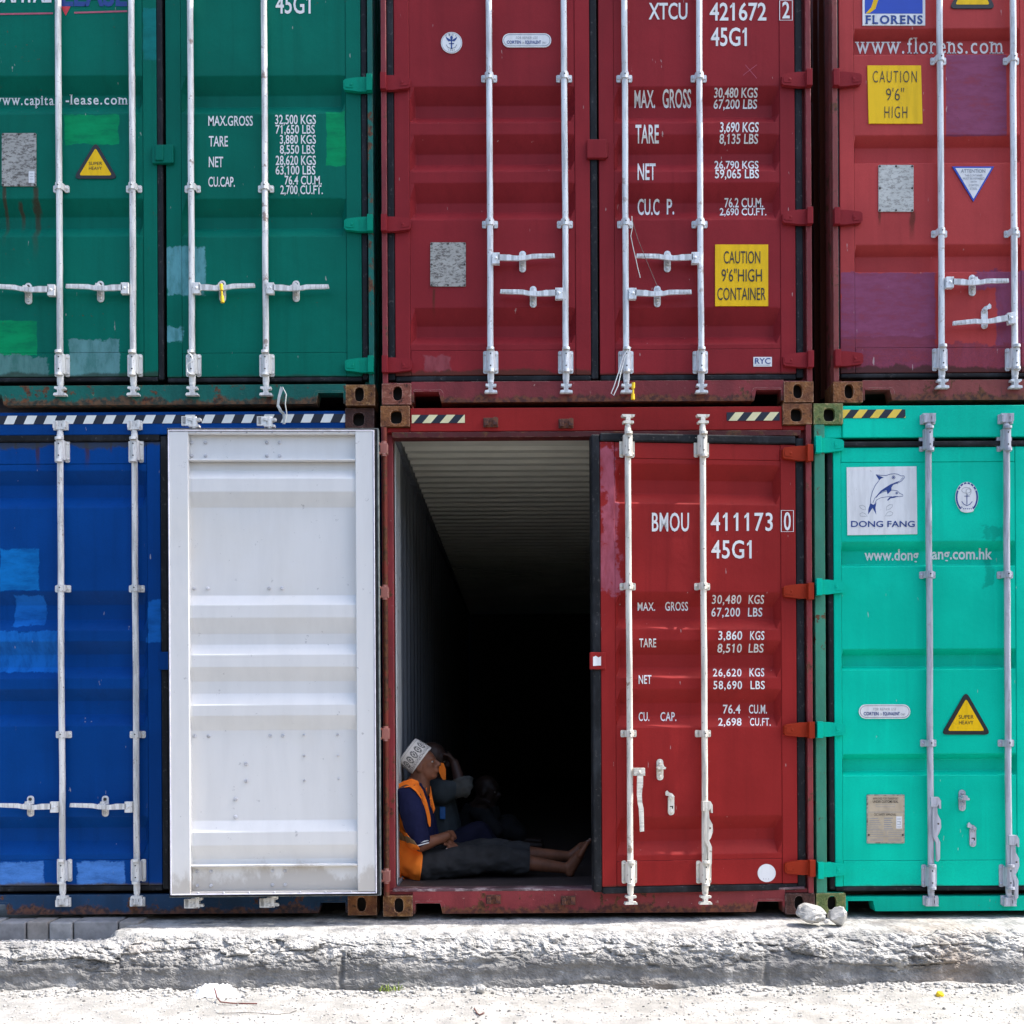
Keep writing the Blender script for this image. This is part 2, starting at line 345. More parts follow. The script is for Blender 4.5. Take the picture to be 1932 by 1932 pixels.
def text(mb, s, p0, px, pz, mat=0, bold=0.0, shear=0.0, spacing=1.0, y=None, serif=False, gap=None):
    """p0: baseline start, px: baseline end, pz: top of the capitals above the start; gap: (from,to) fractions left unpainted"""
    if serif:
        V = []; F = []; x = 0.0
        for ch in s:
            v, f, a, b = glyphs(ch, bold)
            bs = len(V); V += [(p[0]-a+x, p[1]) for p in v]; F += [[i+bs for i in q] for q in f]
            for fx, kind in SERIF.get(ch, ()):
                zz = {'b': 0.0, 'x': CAPH*0.735, 'a': CAPH*1.03, 'c': CAPH, 'd': -CAPH*0.28}[kind]
                sx = x + fx*(b-a); h = 0.045; z0, z1 = (zz, zz+h) if kind in 'bd' else (zz-h, zz)
                bs = len(V); V += [(sx-.12, z0), (sx+.12, z0), (sx+.12, z1), (sx-.12, z1)]; F.append([bs, bs+1, bs+2, bs+3])
            x += (b-a) + (0.14 if ch not in '.' else 0.18)
        xs = [p[0] for p in V]; x0, x1 = min(xs), max(xs)
    else:
        V, F, x0, x1 = glyphs(s, bold, spacing)
        if '1' in s:                                     # stencil figures: the 1 carries a flag
            V, F = list(V), list(F)
            for i, ch in enumerate(s):
                if ch == '1':
                    w1 = glyphs('1', bold, spacing); xr = glyphs(s[:i] + '1', bold, spacing)[3]; xl = xr - (w1[3]-w1[2]); b_ = len(V)
                    V += [(xl+.02, CAPH*.985), (xl+.02, CAPH*.80), (xl-.12, CAPH*.70), (xl-.12, CAPH*.83)]; F.append([b_, b_+1, b_+2, b_+3]); x0 = min(x0, xl-.12) if i == 0 else x0
    p0 = Vector(p0); ex = (Vector(px) - p0) / (x1 - x0); ez = (Vector(pz) - p0) / CAPH
    out = []
    for gx, gz in V:
        q = p0 + ex*(gx - x0 + shear*gz) + ez*gz
        out.append((q.x, q.y if y is None else y, q.z))
    fs = []
    for f in F:
        a = 0
        for i in range(len(f)):
            p, q = out[f[i]], out[f[(i+1) % len(f)]]; a += p[0]*q[2] - q[0]*p[2]
        if gap:
            cx = sum(V[i][0] for i in f)/len(f); fr = (cx-x0)/(x1-x0)
            if gap[0] < fr < gap[1]: continue
        fs.append(f if a > 0 else f[::-1])
    mb.add(out, fs, mat)

# ------------------------------------------------------------------ shipping containers
YS, YF, DEP, YI = 0.030, 0.0335, 0.054, 0.115      # door-local depths: stile face, flat panel, rib depth, inner face
YR = 0.0                                        # axis of the lock rods
STK = [M['st_white'], M['ink_black'], M['ink_blue'], M['st_yellow'], M['st_blue'], M['st_red'], M['st_pink'], M['ink_white'], M['ink_grey'],
       M['plate_grey'], M['plate_pale'], M['plate_beige'], M['bolt_dark']]
WHITE, BLACK, BLUE, YEL, FLAG, RED, PINK, PAINTW, GREY, PLG, PLP, PLB, BOLT = range(13)

class Cont: pass
def container(label, uL, uR, vm, y0, z0, paint_m, frame_m, casts, sill_v, head_v, group='stacked shipping containers', notch=True, deep=12.19, post=.030):
    C = Cont(); a, b = at(uL, vm, y0), at(uR, vm, y0)
    C.w = 2.438; cx = (a.x + b.x)/2; C.h = 2.896; C.y0 = y0; C.z0 = z0
    C.root = thing('shipping_container', label, 'container', (cx, y0, z0), group)
    C.M = Matrix.Translation((cx, y0, z0)); C.fr = Fr(C.M); C.paint = paint_m
    hw = C.w/2; cw, chh, cd = 0.162, 0.118, 0.178
    zs = C.fr.loc((uL+uR)/2, sill_v, 0).z if sill_v else 0.16
    zh = C.fr.loc((uL+uR)/2, head_v, 0).z if head_v else 2.77
    C.zs, C.zh = zs, zh
    for i, (sx, top) in enumerate(((-1, 0), (1, 0), (-1, 1), (1, 1))):           # corner castings: bl br tl tr
        mb = MB(); x0, x1 = (-hw-.004, -hw+cw) if sx < 0 else (hw-cw, hw+.004)
        z0c, z1c = (0.001, chh) if not top else (C.h-chh, C.h-.001)
        hx = (x0+x1)/2 + (0.006 if sx < 0 else -0.006); hz = (z0c+z1c)/2 + (0.004 if not top else -0.006)
        rx, rz = (0.026, 0.041) if not top else (0.032, 0.037)
        angs = sorted([2*math.pi*k/28 for k in range(28)] + [math.atan2(zc-hz, xc-hx) % (2*math.pi) for xc in (x0, x1) for zc in (z0c, z1c)])
        inn, out = [], []
        for t in angs:
            c_, s_ = math.cos(t), math.sin(t)
            k = 1.0 if not top or s_ < 0 else 0.7
            pe = 3.2 if top else 2.6
            rr = (abs(c_/rx)**pe + abs(s_/rz)**pe)**(-1/pe); inn.append((hx+c_*rr, hz+s_*rr))
            m = min(((x1-hx)/c_ if c_ > 1e-6 else 1e9), ((x0-hx)/c_ if c_ < -1e-6 else 1e9), ((z1c-hz)/s_ if s_ > 1e-6 else 1e9), ((z0c-hz)/s_ if s_ < -1e-6 else 1e9))
            out.append((hx+c_*m, hz+s_*m))
        n = len(angs); yF, yB = -0.004, cd
        vs = [(x, yF, z) for x, z in out] + [(x, yF, z) for x, z in inn] + [(x, yF+.03, z) for x, z in inn] + [(x, yB, z) for x, z in out]
        fs = []
        for k in range(n):
            j = (k+1) % n
            fs += [(k, j, n+j, n+k), (n+k, n+j, 2*n+j, 2*n+k), (j, k, 3*n+k, 3*n+j)]
        mb.add(vs, fs, 0); mb.add([(x0+.01, yF+.06, z0c+.01), (x1-.01, yF+.06, z0c+.01), (x1-.01, yF+.06, z1c-.01), (x0+.01, yF+.06, z1c-.01)], [(0, 1, 2, 3)], 1)
        build(mb, 'corner_casting', [M[casts[i]], M['hole']], C.root, bev=0.006, seg=3, ang=40)
    for sx in (-1, 1):                                                             # corner posts
        mb = MB(); e = sx*hw
        mb.box(e, e - sx*post, 0.0, 0.05, chh, C.h-chh); mb.box(e, e - sx*0.06, 0.052, 0.15, chh, C.h-chh)
        build(mb, 'corner_post', frame_m, C.root, bev=0.004)
    mb = MB(); xa, xb = -hw+cw+.001, hw-cw-.001; zb = 0.014                        # sill with its two pockets
    if notch:
        nz, n0, n1 = zb+0.060, xa+0.014, xa+0.168
        mb.prism([(xa, zb), (n0, zb), (n0, nz), (n1-.012, nz), (n1, zb), (-n1, zb), (-n1+.012, nz), (-n0, nz), (-n0, zb), (xb, zb), (xb, zs), (xa, zs)], 0.006, 0.10)
        for s in (-1, 1):
            p = [(s*(-n0), nz+.012), (s*(-n1-.0), nz+.012), (s*(-n1-.014), nz-.01), (s*(-n1-.012), zb+.004), (s*(-n1), zb+.004), (s*(-n1+.012), nz), (s*(-n0), nz)]
            mb.prism([(-q[0], q[1]) if False else q for q in p], 0.001, 0.0062)
    else: mb.box(xa, xb, 0.006, 0.10, zb, zs)
    mb.box(-hw+.03, xa, 0.02, 0.10, chh+.001, zs); mb.box(xb, hw-.03, 0.02, 0.10, chh+.001, zs)
    build(mb, 'sill', frame_m, C.root, bev=0.005)
    mb = MB(); mb.box(xa, xb, 0.008, 0.07, zh, C.h-.012)
    mb.box(-hw+.03, xa, 0.02, 0.09, zh, C.h-chh-.001); mb.box(xb, hw-.03, 0.02, 0.09, zh, C.h-chh-.001)
    build(mb, 'header', paint_m, C.root, bev=0.005)
    return C

def close_box(C, mat, deep=12.19):
    """plain long sides, roof and floor of a closed container"""
    hw = C.w/2
    for sx in (-1, 1):
        mb = MB(); n = 88; y = 0.15; xs = sx*(hw-.004); pitch = (deep-.2)/n
        pts = []
        for i in range(n):
            for f, d in ((0, 0), (.25, 0), (.5, .034), (.75, .034)): pts.append((xs - sx*d, y + (i+f)*pitch))
        pts.append((xs, y+n*pitch))
        vs = [(x, yy, 0.1) for x, yy in pts] + [(x, yy, C.h-.06) for x, yy in pts]; k = len(pts)
        mb.add(vs, [(i, i+1, k+i+1, k+i) for i in range(k-1)], 0)
        build(mb, 'side_wall', mat, C.root)
    mb = MB(); mb.box(-hw+.002, hw-.002, 0.16, deep, C.h-.06, C.h-.02); build(mb, 'roof', mat, C.root)
    mb = MB(); mb.box(-hw+.05, hw-.05, 0.16, deep, 0.09, 0.15); build(mb, 'underframe', M['steel_dark'], C.root)
    mb = MB(); mb.box(-hw+.002, hw-.002, deep, deep+.05, 0.1, C.h-.06); build(mb, 'end_wall', mat, C.root)

class Door:
    def __init__(s, C, side, uh, uf, vt, vb, pan, weld, ribs, mat, ang=0.0, gask=('h','t','b'), gw=0.040, taper=0.03, name='door', frees=None):
        s.C = C; s.side = side; vm = (vt+vb)/2
        px = (-1 if side == 'L' else 1)*(C.w/2 - 0.016)
        s.M = C.M @ Matrix.Translation((px, -0.010, 0)) @ Matrix.Rotation(ang, 4, 'Z'); s.fr = Fr(s.M)
        um = (uh+uf)/2; L = s.fr.loc
        s.xh, s.xf = L(uh, vm, YS).x, L(uf, vm, YS).x
        s.zt, s.zb = L(um, vt, YS).z, L(um, vb, YS).z
        s.p0, s.p1 = sorted((L(pan[0], vm, YS).x, L(pan[1], vm, YS).x))
        s.w1, s.w0 = L(um, weld[0], YS).z, L(um, weld[1], YS).z
        s.ribs = [[L(um, v, YS).z for v in r] for r in ribs]; s.taper = taper
        s.mat = mat; xa, xb = sorted((s.xh, s.xf))
        mb = MB(); g = 0.0015
        mb.box(xa, s.p0-g, YS, YI, s.zb, s.zt); mb.box(s.p1+g, xb, YS, YI, s.zb, s.zt)
        mb.box(s.p0, s.p1, YS+.002, YI-.01, s.w1+g, s.zt-.001); mb.box(s.p0, s.p1, YS+.002, YI-.01, s.zb+.001, s.w0-g)
        mb.box(s.p0-.0, s.p1, YF+DEP+.006, YI-.012, s.w0, s.w1)
        zs = sorted(set([s.w0, s.w1] + [z for r in s.ribs for z in r])); xs = [s.p0, s.p0+taper, s.p0+(s.p1-s.p0)*.33, s.p0+(s.p1-s.p0)*.67, s.p1-taper, s.p1]
        s.zs, s.xs = zs, xs
        vs = [(x, s.surf(x, z), z) for z in zs for x in xs]; n = len(xs)
        mb.add(vs, [(i*n+j, i*n+j+1, (i+1)*n+j+1, (i+1)*n+j) for i in range(len(zs)-1) for j in range(n-1)], 0)
        s.o = build(mb, name, mat, C.root, (px, -0.010, 0), bev=0.004, seg=2, ang=12); s.o.rotation_euler = (0, 0, ang)
        gm = MB(); yg = YS+.001                                   # rubber seal round the leaf
        sg = 1 if s.xh > s.xf else -1
        if 'h' in gask: gm.box(s.xh+sg*.001, s.xh+sg*gw, yg, YI, s.zb-gw*.6, s.zt+gw*.8)
        if 'f' in gask: gm.box(s.xf-sg*.001, s.xf-sg*gw*.95, yg-.004, YI, s.zb-gw*.6, s.zt+gw*.8)
        if 't' in gask: gm.box(xa, xb, yg-.012, YI, s.zt+.001, s.zt+gw*.95)
        if 'b' in gask: gm.box(xa, xb, yg, YI, s.zb-.001, s.zb-gw*.8)
        if gm.v: build(gm, 'gasket', M['rubber'], s.o, bev=0.009, seg=3)
        s.let = []
    def w(s, x):
        return max(0.0, min(1.0, (x-s.p0)/s.taper, (s.p1-x)/s.taper))
    def prof(s, z):
        for r in s.ribs:
            a, b, c, d = r
            if d <= z <= a:
                if z > b: return (a-z)/(a-b)
                if z >= c: return 1.0
                return (z-d)/(c-d)
        return 0.0
    def surf(s, x, z):
        if x < s.p0 or x > s.p1: return YS
        if z > s.w1 or z < s.w0: return YS+.002
        return YF + DEP*s.prof(z)*s.w(x)
    def P(s, u, v, y=YF): return s.fr.loc(u, v, y)
    def text(s, st, u0, u1, vt, vb, mat=PAINTW, y=YF, **k):
        y = YF
        mb = MB(); text(mb, st, s.P(u0, vb, y), s.P(u1, vb, y), s.P(u0, vt, y), mat, **k); s.let.append(('lettering', mb))
    def poly(s, uv, mat):
        mb = MB(); s.let.append(('painted_mark', mb)); mb.flat([(p.x, p.z) for p in (s.P(u, v) for u, v in uv)], YF, mat)
    def line(s, uv, wd, mat, closed=False):
        mb = MB(); s.let.append(('painted_line', mb)); mb.stroke([(p.x, p.z) for p in (s.P(u, v) for u, v in uv)], wd/SU, YF, mat, closed)
    def finish(s):
        for nm, mb in s.let: s.finish1(nm, mb)
    def finish1(s, nm, mb):
        me = mb.mesh(nm, STK); bm = bmesh.new(); bm.from_mesh(me)
        zz = [v.co.z for v in bm.verts]; z = min(zz)
        while z < max(zz):
            bmesh.ops.bisect_plane(bm, geom=bm.verts[:]+bm.edges[:]+bm.faces[:], plane_co=(0, 0, z), plane_no=(0, 0, 1), dist=1e-5); z += .009
        o = s.fr.I @ Vector((0, -DIST, EYE))
        for v in bm.verts:                                  # it was measured in the flat; carry it on to the pressed surface
            p = v.co.copy(); d = p - o
            for _ in range(8): y = s.surf(p.x, p.z) - .0024; p = o + d*((y-o.y)/d.y)
            v.co = p
        for z in s.zs: bmesh.ops.bisect_plane(bm, geom=bm.verts[:]+bm.edges[:]+bm.faces[:], plane_co=(0, 0, z), plane_no=(0, 0, 1), dist=1e-5)
        for x in (s.p0, s.p1): bmesh.ops.bisect_plane(bm, geom=bm.verts[:]+bm.edges[:]+bm.faces[:], plane_co=(x, 0, 0), plane_no=(1, 0, 0), dist=1e-5)
        for v in bm.verts: v.co.y = s.surf(v.co.x, v.co.z) - .0024
        bm.to_mesh(me); bm.free(); put(nm, me, s.o)
    def sticker(s, name, label=None): return Sticker(s, name, label)

class Sticker:
    """a flat thing stuck to a door; layers lie half a millimetre apart"""
    def __init__(s, D, name, label): s.D, s.name, s.label, s.mb = D, name, label, MB()
    def y(s, k): return YS - .0022 - .0007*k
    def q(s, uv): return [(p.x, p.z) for p in (s.D.P(u, v) for u, v in uv)]
    def base(s, uv, mat, th=.0022):
        s.mb.prism(s.q(uv), s.y(0), YF+.0004, mat); return s
    def flat(s, uv, mat, k=1): s.mb.flat(s.q(uv), s.y(k), mat); return s
    def line(s, uv, w, mat, k=2, closed=False): s.mb.stroke(s.q(uv), w/SU, s.y(k), mat, closed); return s
    def text(s, st, u0, u1, vt, vb, mat=BLACK, k=3, **kw):
        P = s.D.P; text(s.mb, st, P(u0, vb), P(u1, vb), P(u0, vt), mat, y=s.y(k), **kw); return s
    def bolt(s, u, v, r=.006):
        p = s.D.P(u, v); s.mb.bolt(p.x, p.z, s.y(0), r, .005, BOLT); return s
    def done(s):
        o = build(s.mb, s.name, STK, s.D.o)
        if s.label: o['label'] = s.label
        return o
def rect(u0, u1, v0, v1): return [(u0, v1), (u1, v1), (u1, v0), (u0, v0)]
def rrect(u0, u1, v0, v1, r): return rounded(u0, u1, v0, v1, r)
def rtri(pts, r, n=5):
    out = []
    for i in range(3):
        a, b, c = Vector(pts[i-1]), Vector(pts[i]), Vector(pts[(i+1) % 3])
        d1, d2 = (a-b).normalized(), (c-b).normalized(); ang = d1.angle(d2); t = r/math.tan(ang/2)
        s0, s1 = b+d1*t, b+d2*t
        for k in range(n+1):
            f = k/n; out.append(tuple(s0*(1-f)**2 + b*2*f*(1-f) + s1*f**2))
    return out

# ---- lock gear: every piece built once per metal, then copied
_gear = {}
def gear(kind, mat):
    k = (kind, mat)
    if k in _gear: return _gear[k]
    mb = MB(); ms = [M[mat], M['bolt_dark'], M['hole']]
    if kind == 'guide':
        mb.prism(rounded(-.045, -.018, -.020, .020, .007, 3), -.004, .010); mb.prism(rounded(.018, .045, -.020, .020, .007, 3), -.004, .010)
        mb.prism([(-.028, -.0195), (.028, -.0195), (.028, .0195), (-.028, .0195)], .004, .0095)
        pts = [(-.026, .0), (-.024, -.030), (-.016, -.048), (0, -.054), (.016, -.048), (.024, -.030), (.026, .0)]
        inn = [(x*.78, y*.86 + .003) for x, y in pts]
        for a in range(len(pts)-1):
            (x0, y0), (x1, y1), (x2, y2), (x3, y3) = pts[a], pts[a+1], inn[a+1], inn[a]
            mb.add([(x0, y0, -.019), (x1, y1, -.019), (x2, y2, -.019), (x3, y3, -.019), (x0, y0, .019), (x1, y1, .019), (x2, y2, .019), (x3, y3, .019)],
                   [(0, 4, 5, 1), (3, 2, 6, 7), (0, 1, 2, 3), (4, 7, 6, 5)], 0)
        for x in (-.033, .033): mb.bolt(x, 0, -.004, .009, .007, 0)
        mb.cyl_y(0.0, .002, -.0555, -.050, .004, 8, 2)
    elif kind == 'bearing':
        mb.prism(rounded(-.043, -.016, -.064, .064, .009, 3), -.004, .010); mb.prism(rounded(.016, .043, -.064, .064, .009, 3), -.004, .010)
        pts = [(-.026, .004), (-.026, -.030), (-.018, -.050), (0, -.057), (.018, -.050), (.026, -.030), (.026, .004)]
        mb.add([(x, y, z) for z in (-.056, .056) for x, y in pts], [(i, i+1, i+8, i+7) for i in range(6)] + [(6, 5, 4, 3, 2, 1, 0), (7, 8, 9, 10, 11, 12, 13)], 0)
        for z in (-.045, .045):
            for x in (-.033, .033): mb.bolt(x, z, -.004, .009, .007, 0 if mat != 'rod_white' else 0)
            mb.cyl_y(0, z*.75, -.0585, -.052, .0042, 8, 2)
        mb.tube([(0, -.052, .056), (0, -.052, .070)], .0215, 14, 0); mb.tube([(0, -.052, -.070), (0, -.052, -.056)], .0215, 14, 0)
    elif kind == 'cam':
        mb.prism([(-.036, 0), (.038, 0), (.034, .012), (.012, .016), (.012, .034), (.030, .036), (.032, .048), (-.028, .050), (-.030, .038), (-.013, .034), (-.012, .016), (-.032, .013)], -.017, .017)
        mb.tube([(0, 0, .045), (0, 0, .065), (0, 0, .08), (0, 0, .12)], [.014, .0155, .019, .0185], 14, 0)
    elif kind == 'keeper':
        mb.prism(rounded(-.034, -.014, -.022, .018, .005, 3), -.030, .012); mb.prism(rounded(.016, .036, -.018, .024, .005, 3), -.026, .012)
        mb.box(-.042, .042, -.002, .012, -.026, .026)
    elif kind == 'handle':
        mb.box(.014, .056, -.038, -.008, -.031, .031)
        mb.bolt(.036, .0, -.038, .008, .006, 0)
        up = [(.050, .020), (.11, .019), (.135, .014), (.165, .012), (.205, .014), (.24, .022), (.365, .024)]
        dn = [(.368, .002), (.24, -.004), (.21, -.010), (.165, -.014), (.125, -.014), (.09, -.013), (.050, -.012)]
        mb.prism(up + dn, -.038, -.026)
        mb.box(.262, .362, -.0395, -.0375, .006, .021)
    elif kind == 'catch':
        mb.prism(rounded(-.019, .019, -.060, .060, .018, 5), -.005, .012)
        mb.bolt(0, .040, -.005, .010, .008, 1 if mat == 'rod_white' else 0); mb.bolt(0, -.040, -.005, .010, .008, 0)
        mb.prism([(-.021, .004), (.021, .004), (.024, .014), (.012, .020), (.011, .030), (-.012, .030), (-.013, .020), (-.024, .016)], -.052, -.006)
        mb.box(-.010, .010, -.020, -.004, -.022, -.010)
    elif kind == 'catch_hook':
        mb.prism(rounded(-.018, .018, -.062, .050, .017, 5), -.005, .012)
        mb.bolt(.0, -.042, -.005, .010, .008, 0)
        mb.prism([(.012, .030), (.018, .044), (.004, .060), (-.014, .066), (-.024, .078), (-.034, .068), (-.034, .050), (-.016, .046), (-.006, .028)], -.016, -.005)
        mb.bolt(.002, .044, -.016, .010, .008, 0); mb.box(-.008, .011, -.0058, -.004, -.016, -.010, 2); mb.box(.004, .011, -.0058, -.004, -.026, -.010, 2)
    elif kind == 'folded_handle':                        # swung edge-on, hanging beside its rod
        mb.prism([(-.018, .02), (.026, .02), (.038, .0), (.038, -.045), (.030, -.045), (.026, -.020), (.016, -.034), (-.018, -.034)], -.030, .006)
        mb.prism([(-.006, -.034), (.018, -.034), (.020, -.075), (.038, -.11), (.040, -.15), (.028, -.185), (.018, -.20), (.034, -.235), (.032, -.33), (.020, -.345), (.014, -.34), (.012, -.24), (-.008, -.20), (-.008, -.10)], -.026, -.008)
        mb.bolt(.024, -.13, -.026, .006, .004, 1)
    me = mb.mesh(kind, ms); _gear[k] = me; return me
def gput(name, kind, mat, D, x, z, y=YS, flipz=False, flipx=False, rotz=0.0):
    o = put(name, gear(kind, mat), D.o, (x, y, z), bev=0.0022, seg=2, ang=35)
    o.scale = (-1 if flipx else 1, 1, -1 if flipz else 1); o.rotation_euler = (0, rotz, 0)
    return o

def rod(D, u, vtop, vbot, guides, bearings, mat, keep=None, jit=0.0, camtop=True, cambot=True):
    vm = (max(vtop, 0)+vbot)/2; x = D.P(u, vm, YR).x
    zt, zb = D.P(u, vtop, YR).z, D.P(u, vbot, YR).z
    mb = MB(); q = [(x + (random.uniform(-.0018, .0018) if 0 < k < 8 else 0), YR + (random.uniform(-.002, .002) if 0 < k < 8 else 0), zb+.06 + (zt-zb-.12)*k/8) for k in range(9)]; mb.tube(q, .0172, 18)
    r = build(mb, 'lock_rod', M[mat], D.o)
    for v in guides: gput('rod_guide', 'guide', mat, D, x, D.P(u, v, YS).z)
    for v in bearings: gput('rod_bearing', 'bearing', mat, D, x, D.P(u, v, YS).z)
    if cambot: gput('rod_cam', 'cam', mat, D, x, zb, YR)
    if camtop: gput('rod_cam', 'cam', mat, D, x, zt, YR, flipz=True)
    if keep:
        C = D.C; k = D.M @ Vector((x, 0, 0)); lx = k.x - C.M.translation.x
        for z in keep: put('cam_keeper', gear('keeper', mat), C.root, (lx, -.002, z), bev=.002)
    return x
def handle(D, x, u, v, dirn, mat, rot=0.0, hook=None):
    z = D.P(u, v, YR).z
    gput('handle', 'handle', mat, D, x, z, YR+.006, flipx=(dirn == 'L'), rotz=R(rot)*(1 if dirn == 'R' else -1))
    if hook is not None:
        gput('handle_catch', 'catch', mat, D, D.P(hook, v, YS).x, z+.002, YS)
def hinge(D, vs, mat):
    sg = 1 if D.side == 'L' else -1
    me = _gear.get(('hinge', D.side, mat.name))
    if me is None:
        mb = MB()
        mb.box(-.016*1, .016, -.024, .020, -.047, .047)
        p = [(.016, -.040), (.055, -.040), (.10, -.034), (.140, -.030), (.150, -.020), (.150, .022), (.140, .032), (.10, .038), (.055, .043), (.016, .043)]
        q = [(sg*x, z) for x, z in p]
        mb.prism(q, .004, .0295); mb.prism([(sg*x*.9+sg*.006, z*.55) for x, z in p[2:8]], .001, .0042)
        mb.bolt(sg*.105, .0, .001, .008, .003)
        me = mb.mesh('hinge', mat); _gear[('hinge', D.side, mat.name)] = me
    for v in vs:
        z = D.P((D.C.fr.M.translation.x*0)+PU, v, 0).z
        u = None
        o = put('hinge', me, D.o, (0, 0, z), bev=.005, seg=2)

def tape(C, segs, name='hazard_tape'):
    """segs: list of (u0,u1,v0,v1,stripe width,slant,[materials in turn]) on the header"""
    for (u0, u1, v0, v1, sw, sl, ms, y) in segs:
        mb = MB(); a = C.fr.loc(u0, v1, y); b = C.fr.loc(u1, v0, y)
        mb.box(a.x, b.x, y-.001, .0075, a.z, b.z, 0)
        W, H = b.x-a.x, b.z-a.z; x = -sl; k = 0
        while x < W:
            mt = ms[k % len(ms)]; k += 1
            if mt is not None:
                pl = [(x, 0), (x+sw*.5, 0), (x+sw*.5+sl, H), (x+sl, H)]
                # clip to [0,W]
                def clip(pl, lim, keep_less):
                    out = []
                    for i in range(len(pl)):
                        p, q = pl[i], pl[(i+1) % len(pl)]
                        ip, iq = (p[0] <= lim, q[0] <= lim) if keep_less else (p[0] >= lim, q[0] >= lim)
                        if ip: out.append(p)
                        if ip != iq:
                            t = (lim-p[0])/(q[0]-p[0]); out.append((lim, p[1]+t*(q[1]-p[1])))
                    return out
                pl = clip(clip(pl, W, True), 0, False)
                if len(pl) > 2: mb.flat([(a.x+px, a.z+pz) for px, pz in pl], y-.0018, mt)
            x += sw*.5
        build(mb, name, [M['tape_black'], M['tape_cream'], M['tape_yellow'], M['tape_white']], C.root)

Z1 = 2.902       # base of the upper row

def lp(vals, C):   # patches given in picture units on a door, turned into door-local rectangles later
    return vals
def door_mat(name, base, C, side, uvp=(), uvd=(), gr=(), **k):
    """paint whose touched-up and painted-sheen patches (u0,u1,v0,v1,colour,raggedness) and rust drips (u,v,width,length) sit at their place on the leaf"""
    px = (-1 if side == 'L' else 1)*(C.w/2 - 0.016); f = Fr(C.M @ Matrix.Translation((px, -0.010, 0)))
    ps = []
    for (u0, u1, v0, v1, c, rag) in uvp:
        a, b = f.loc(u0, (v0+v1)/2, YF), f.loc(u1, (v0+v1)/2, YF); t, w = f.loc((u0+u1)/2, v0, YF), f.loc((u0+u1)/2, v1, YF)
        ps.append((a.x, b.x, w.z, t.z, c, rag))
    ds = [(f.loc(u, v, YF).x, f.loc(u, v, YF).z, w/SU, ln/SU) for (u, v, w, ln) in uvd]
    gs = [(f.loc(uc, v, YF).z, h/SU, gc, up) for (uc, v, h, gc, up) in gr]
    return paint(name, base, patches=ps, drips=ds, grime=gs, **k)

def repair_sticker(D, u0, u1, v0, v1):
    s = D.sticker('repair_sticker', 'white oval sticker about corten repair steel'); h = v1-v0
    s.base(rrect(u0, u1, v0, v1, h*.49), WHITE); s.line(rrect(u0+2.5, u1-2.5, v0+2.5, v1-2.5, h*.49-2.5), 1.0, GREY, 1, True)
    w = u1-u0
    s.text('FOR REPAIR USE', u0+w*.28, u0+w*.72, v0+h*.24, v0+h*.42, GREY, spacing=1.3)
    s.text('CORTEN', u0+w*.09, u0+w*.38, v0+h*.54, v0+h*.76, BLUE, bold=.02); s.text('OR', u0+w*.40, u0+w*.45, v0+h*.62, v0+h*.76, GREY)
    s.text('EQUIVALENT', u0+w*.47, u0+w*.79, v0+h*.54, v0+h*.76, BLUE, bold=.02); s.text('ONLY', u0+w*.81, u0+w*.90, v0+h*.62, v0+h*.76, GREY)
    s.done()
def super_heavy(D, apex, bl, br, words=True):
    s = D.sticker('warning_sign', 'yellow triangular super heavy warning sign with black border')
    cx = (apex[0]+bl[0]+br[0])/3; cy = (apex[1]+bl[1]+br[1])/3
    g = lambda k: [(cx+(p[0]-cx)*k, cy+(p[1]-cy)*k) for p in (apex, bl, br)]
    s.base(rtri(g(1.0), 7), BLACK); s.flat(rtri(g(.74), 3), YEL, 1)
    if words:
        w = br[0]-bl[0]; m = (bl[0]+br[0])/2; b = bl[1]; h = b-apex[1]
        s.text('SUPER', m-w*.15, m+w*.15, b-h*.45, b-h*.365); s.text('HEAVY', m-w*.145, m+w*.145, b-h*.32, b-h*.235)
    s.done()
def plate(D, u0, u1, v0, v1, m, label):
    s = D.sticker('data_plate', label); s.base(rrect(u0, u1, v0, v1, 2), m)
    for u in (u0+2.5, (u0+u1)/2, u1-2.5):
        for v in (v0+2.5, v1-2.5): s.bolt(u, v)
    for u in (u0+2.5, u1-2.5): s.bolt(u, (v0+v1)/2)
    return s

# ================= upper left, dark green
GREEN = (0.0, 0.128, 0.088)
g_frame = worn('dark_green_frame', (0.001, 0.12, 0.095), 0.28, 1, (0.2, 0.25, 0.15))
g_paint0 = paint('dark_green_paint', GREEN, rust=0.6, seed=1.0)
A = container('dark green shipping container in the upper row left of the red one', -106, 705, 380, 0.015, Z1, g_paint0, g_frame,
              ('cast_ochre', 'cast_ochre', 'cast_ochre', 'cast_ochre'), 726, -135)
close_box(A, g_paint0)
PALE = (0.12, 0.33, 0.37); LG = (0.0, 0.27, 0.09)
gl = door_mat('dark_green_left_door_paint', GREEN, A, 'L', seed=1.3, rust=0.55, gr=[(100, 712, 14, (.03, .05, .035), True)],
     uvp=[(121, 223, 216, 273, LG, .022), (-60, 70, 606, 671, LG, .012), (-60, 90, 672, 716, (0.10, 0.22, 0.21), .05), (131, 225, 641, 714, (0.12, 0.27, 0.28), .03), (270, 297, 15, 114, (0.006, 0.16, 0.16), .02)],
     uvd=[(8, 352, 9, 120), (66, 352, 14, 150), (36, 380, 8, 60)])
gr = door_mat('dark_green_right_door_paint', GREEN, A, 'R', seed=2.1, rust=0.4, gr=[(500, 712, 7, (.02, .05, .035), True)],
     uvp=[(615, 652, 209, 313, LG, .02), (314, 387, 466, 556, PALE, .035), (314, 344, 618, 645, PALE, .04)])
gribs = [[142, 171, 193, 214], [374, 402, 424, 446]]
DL = Door(A, 'L', -79, 296, -128, 711, (-42, 269), (-96, 665), gribs, gl, gw=.036, gask=('h', 't', 'b', 'f'))
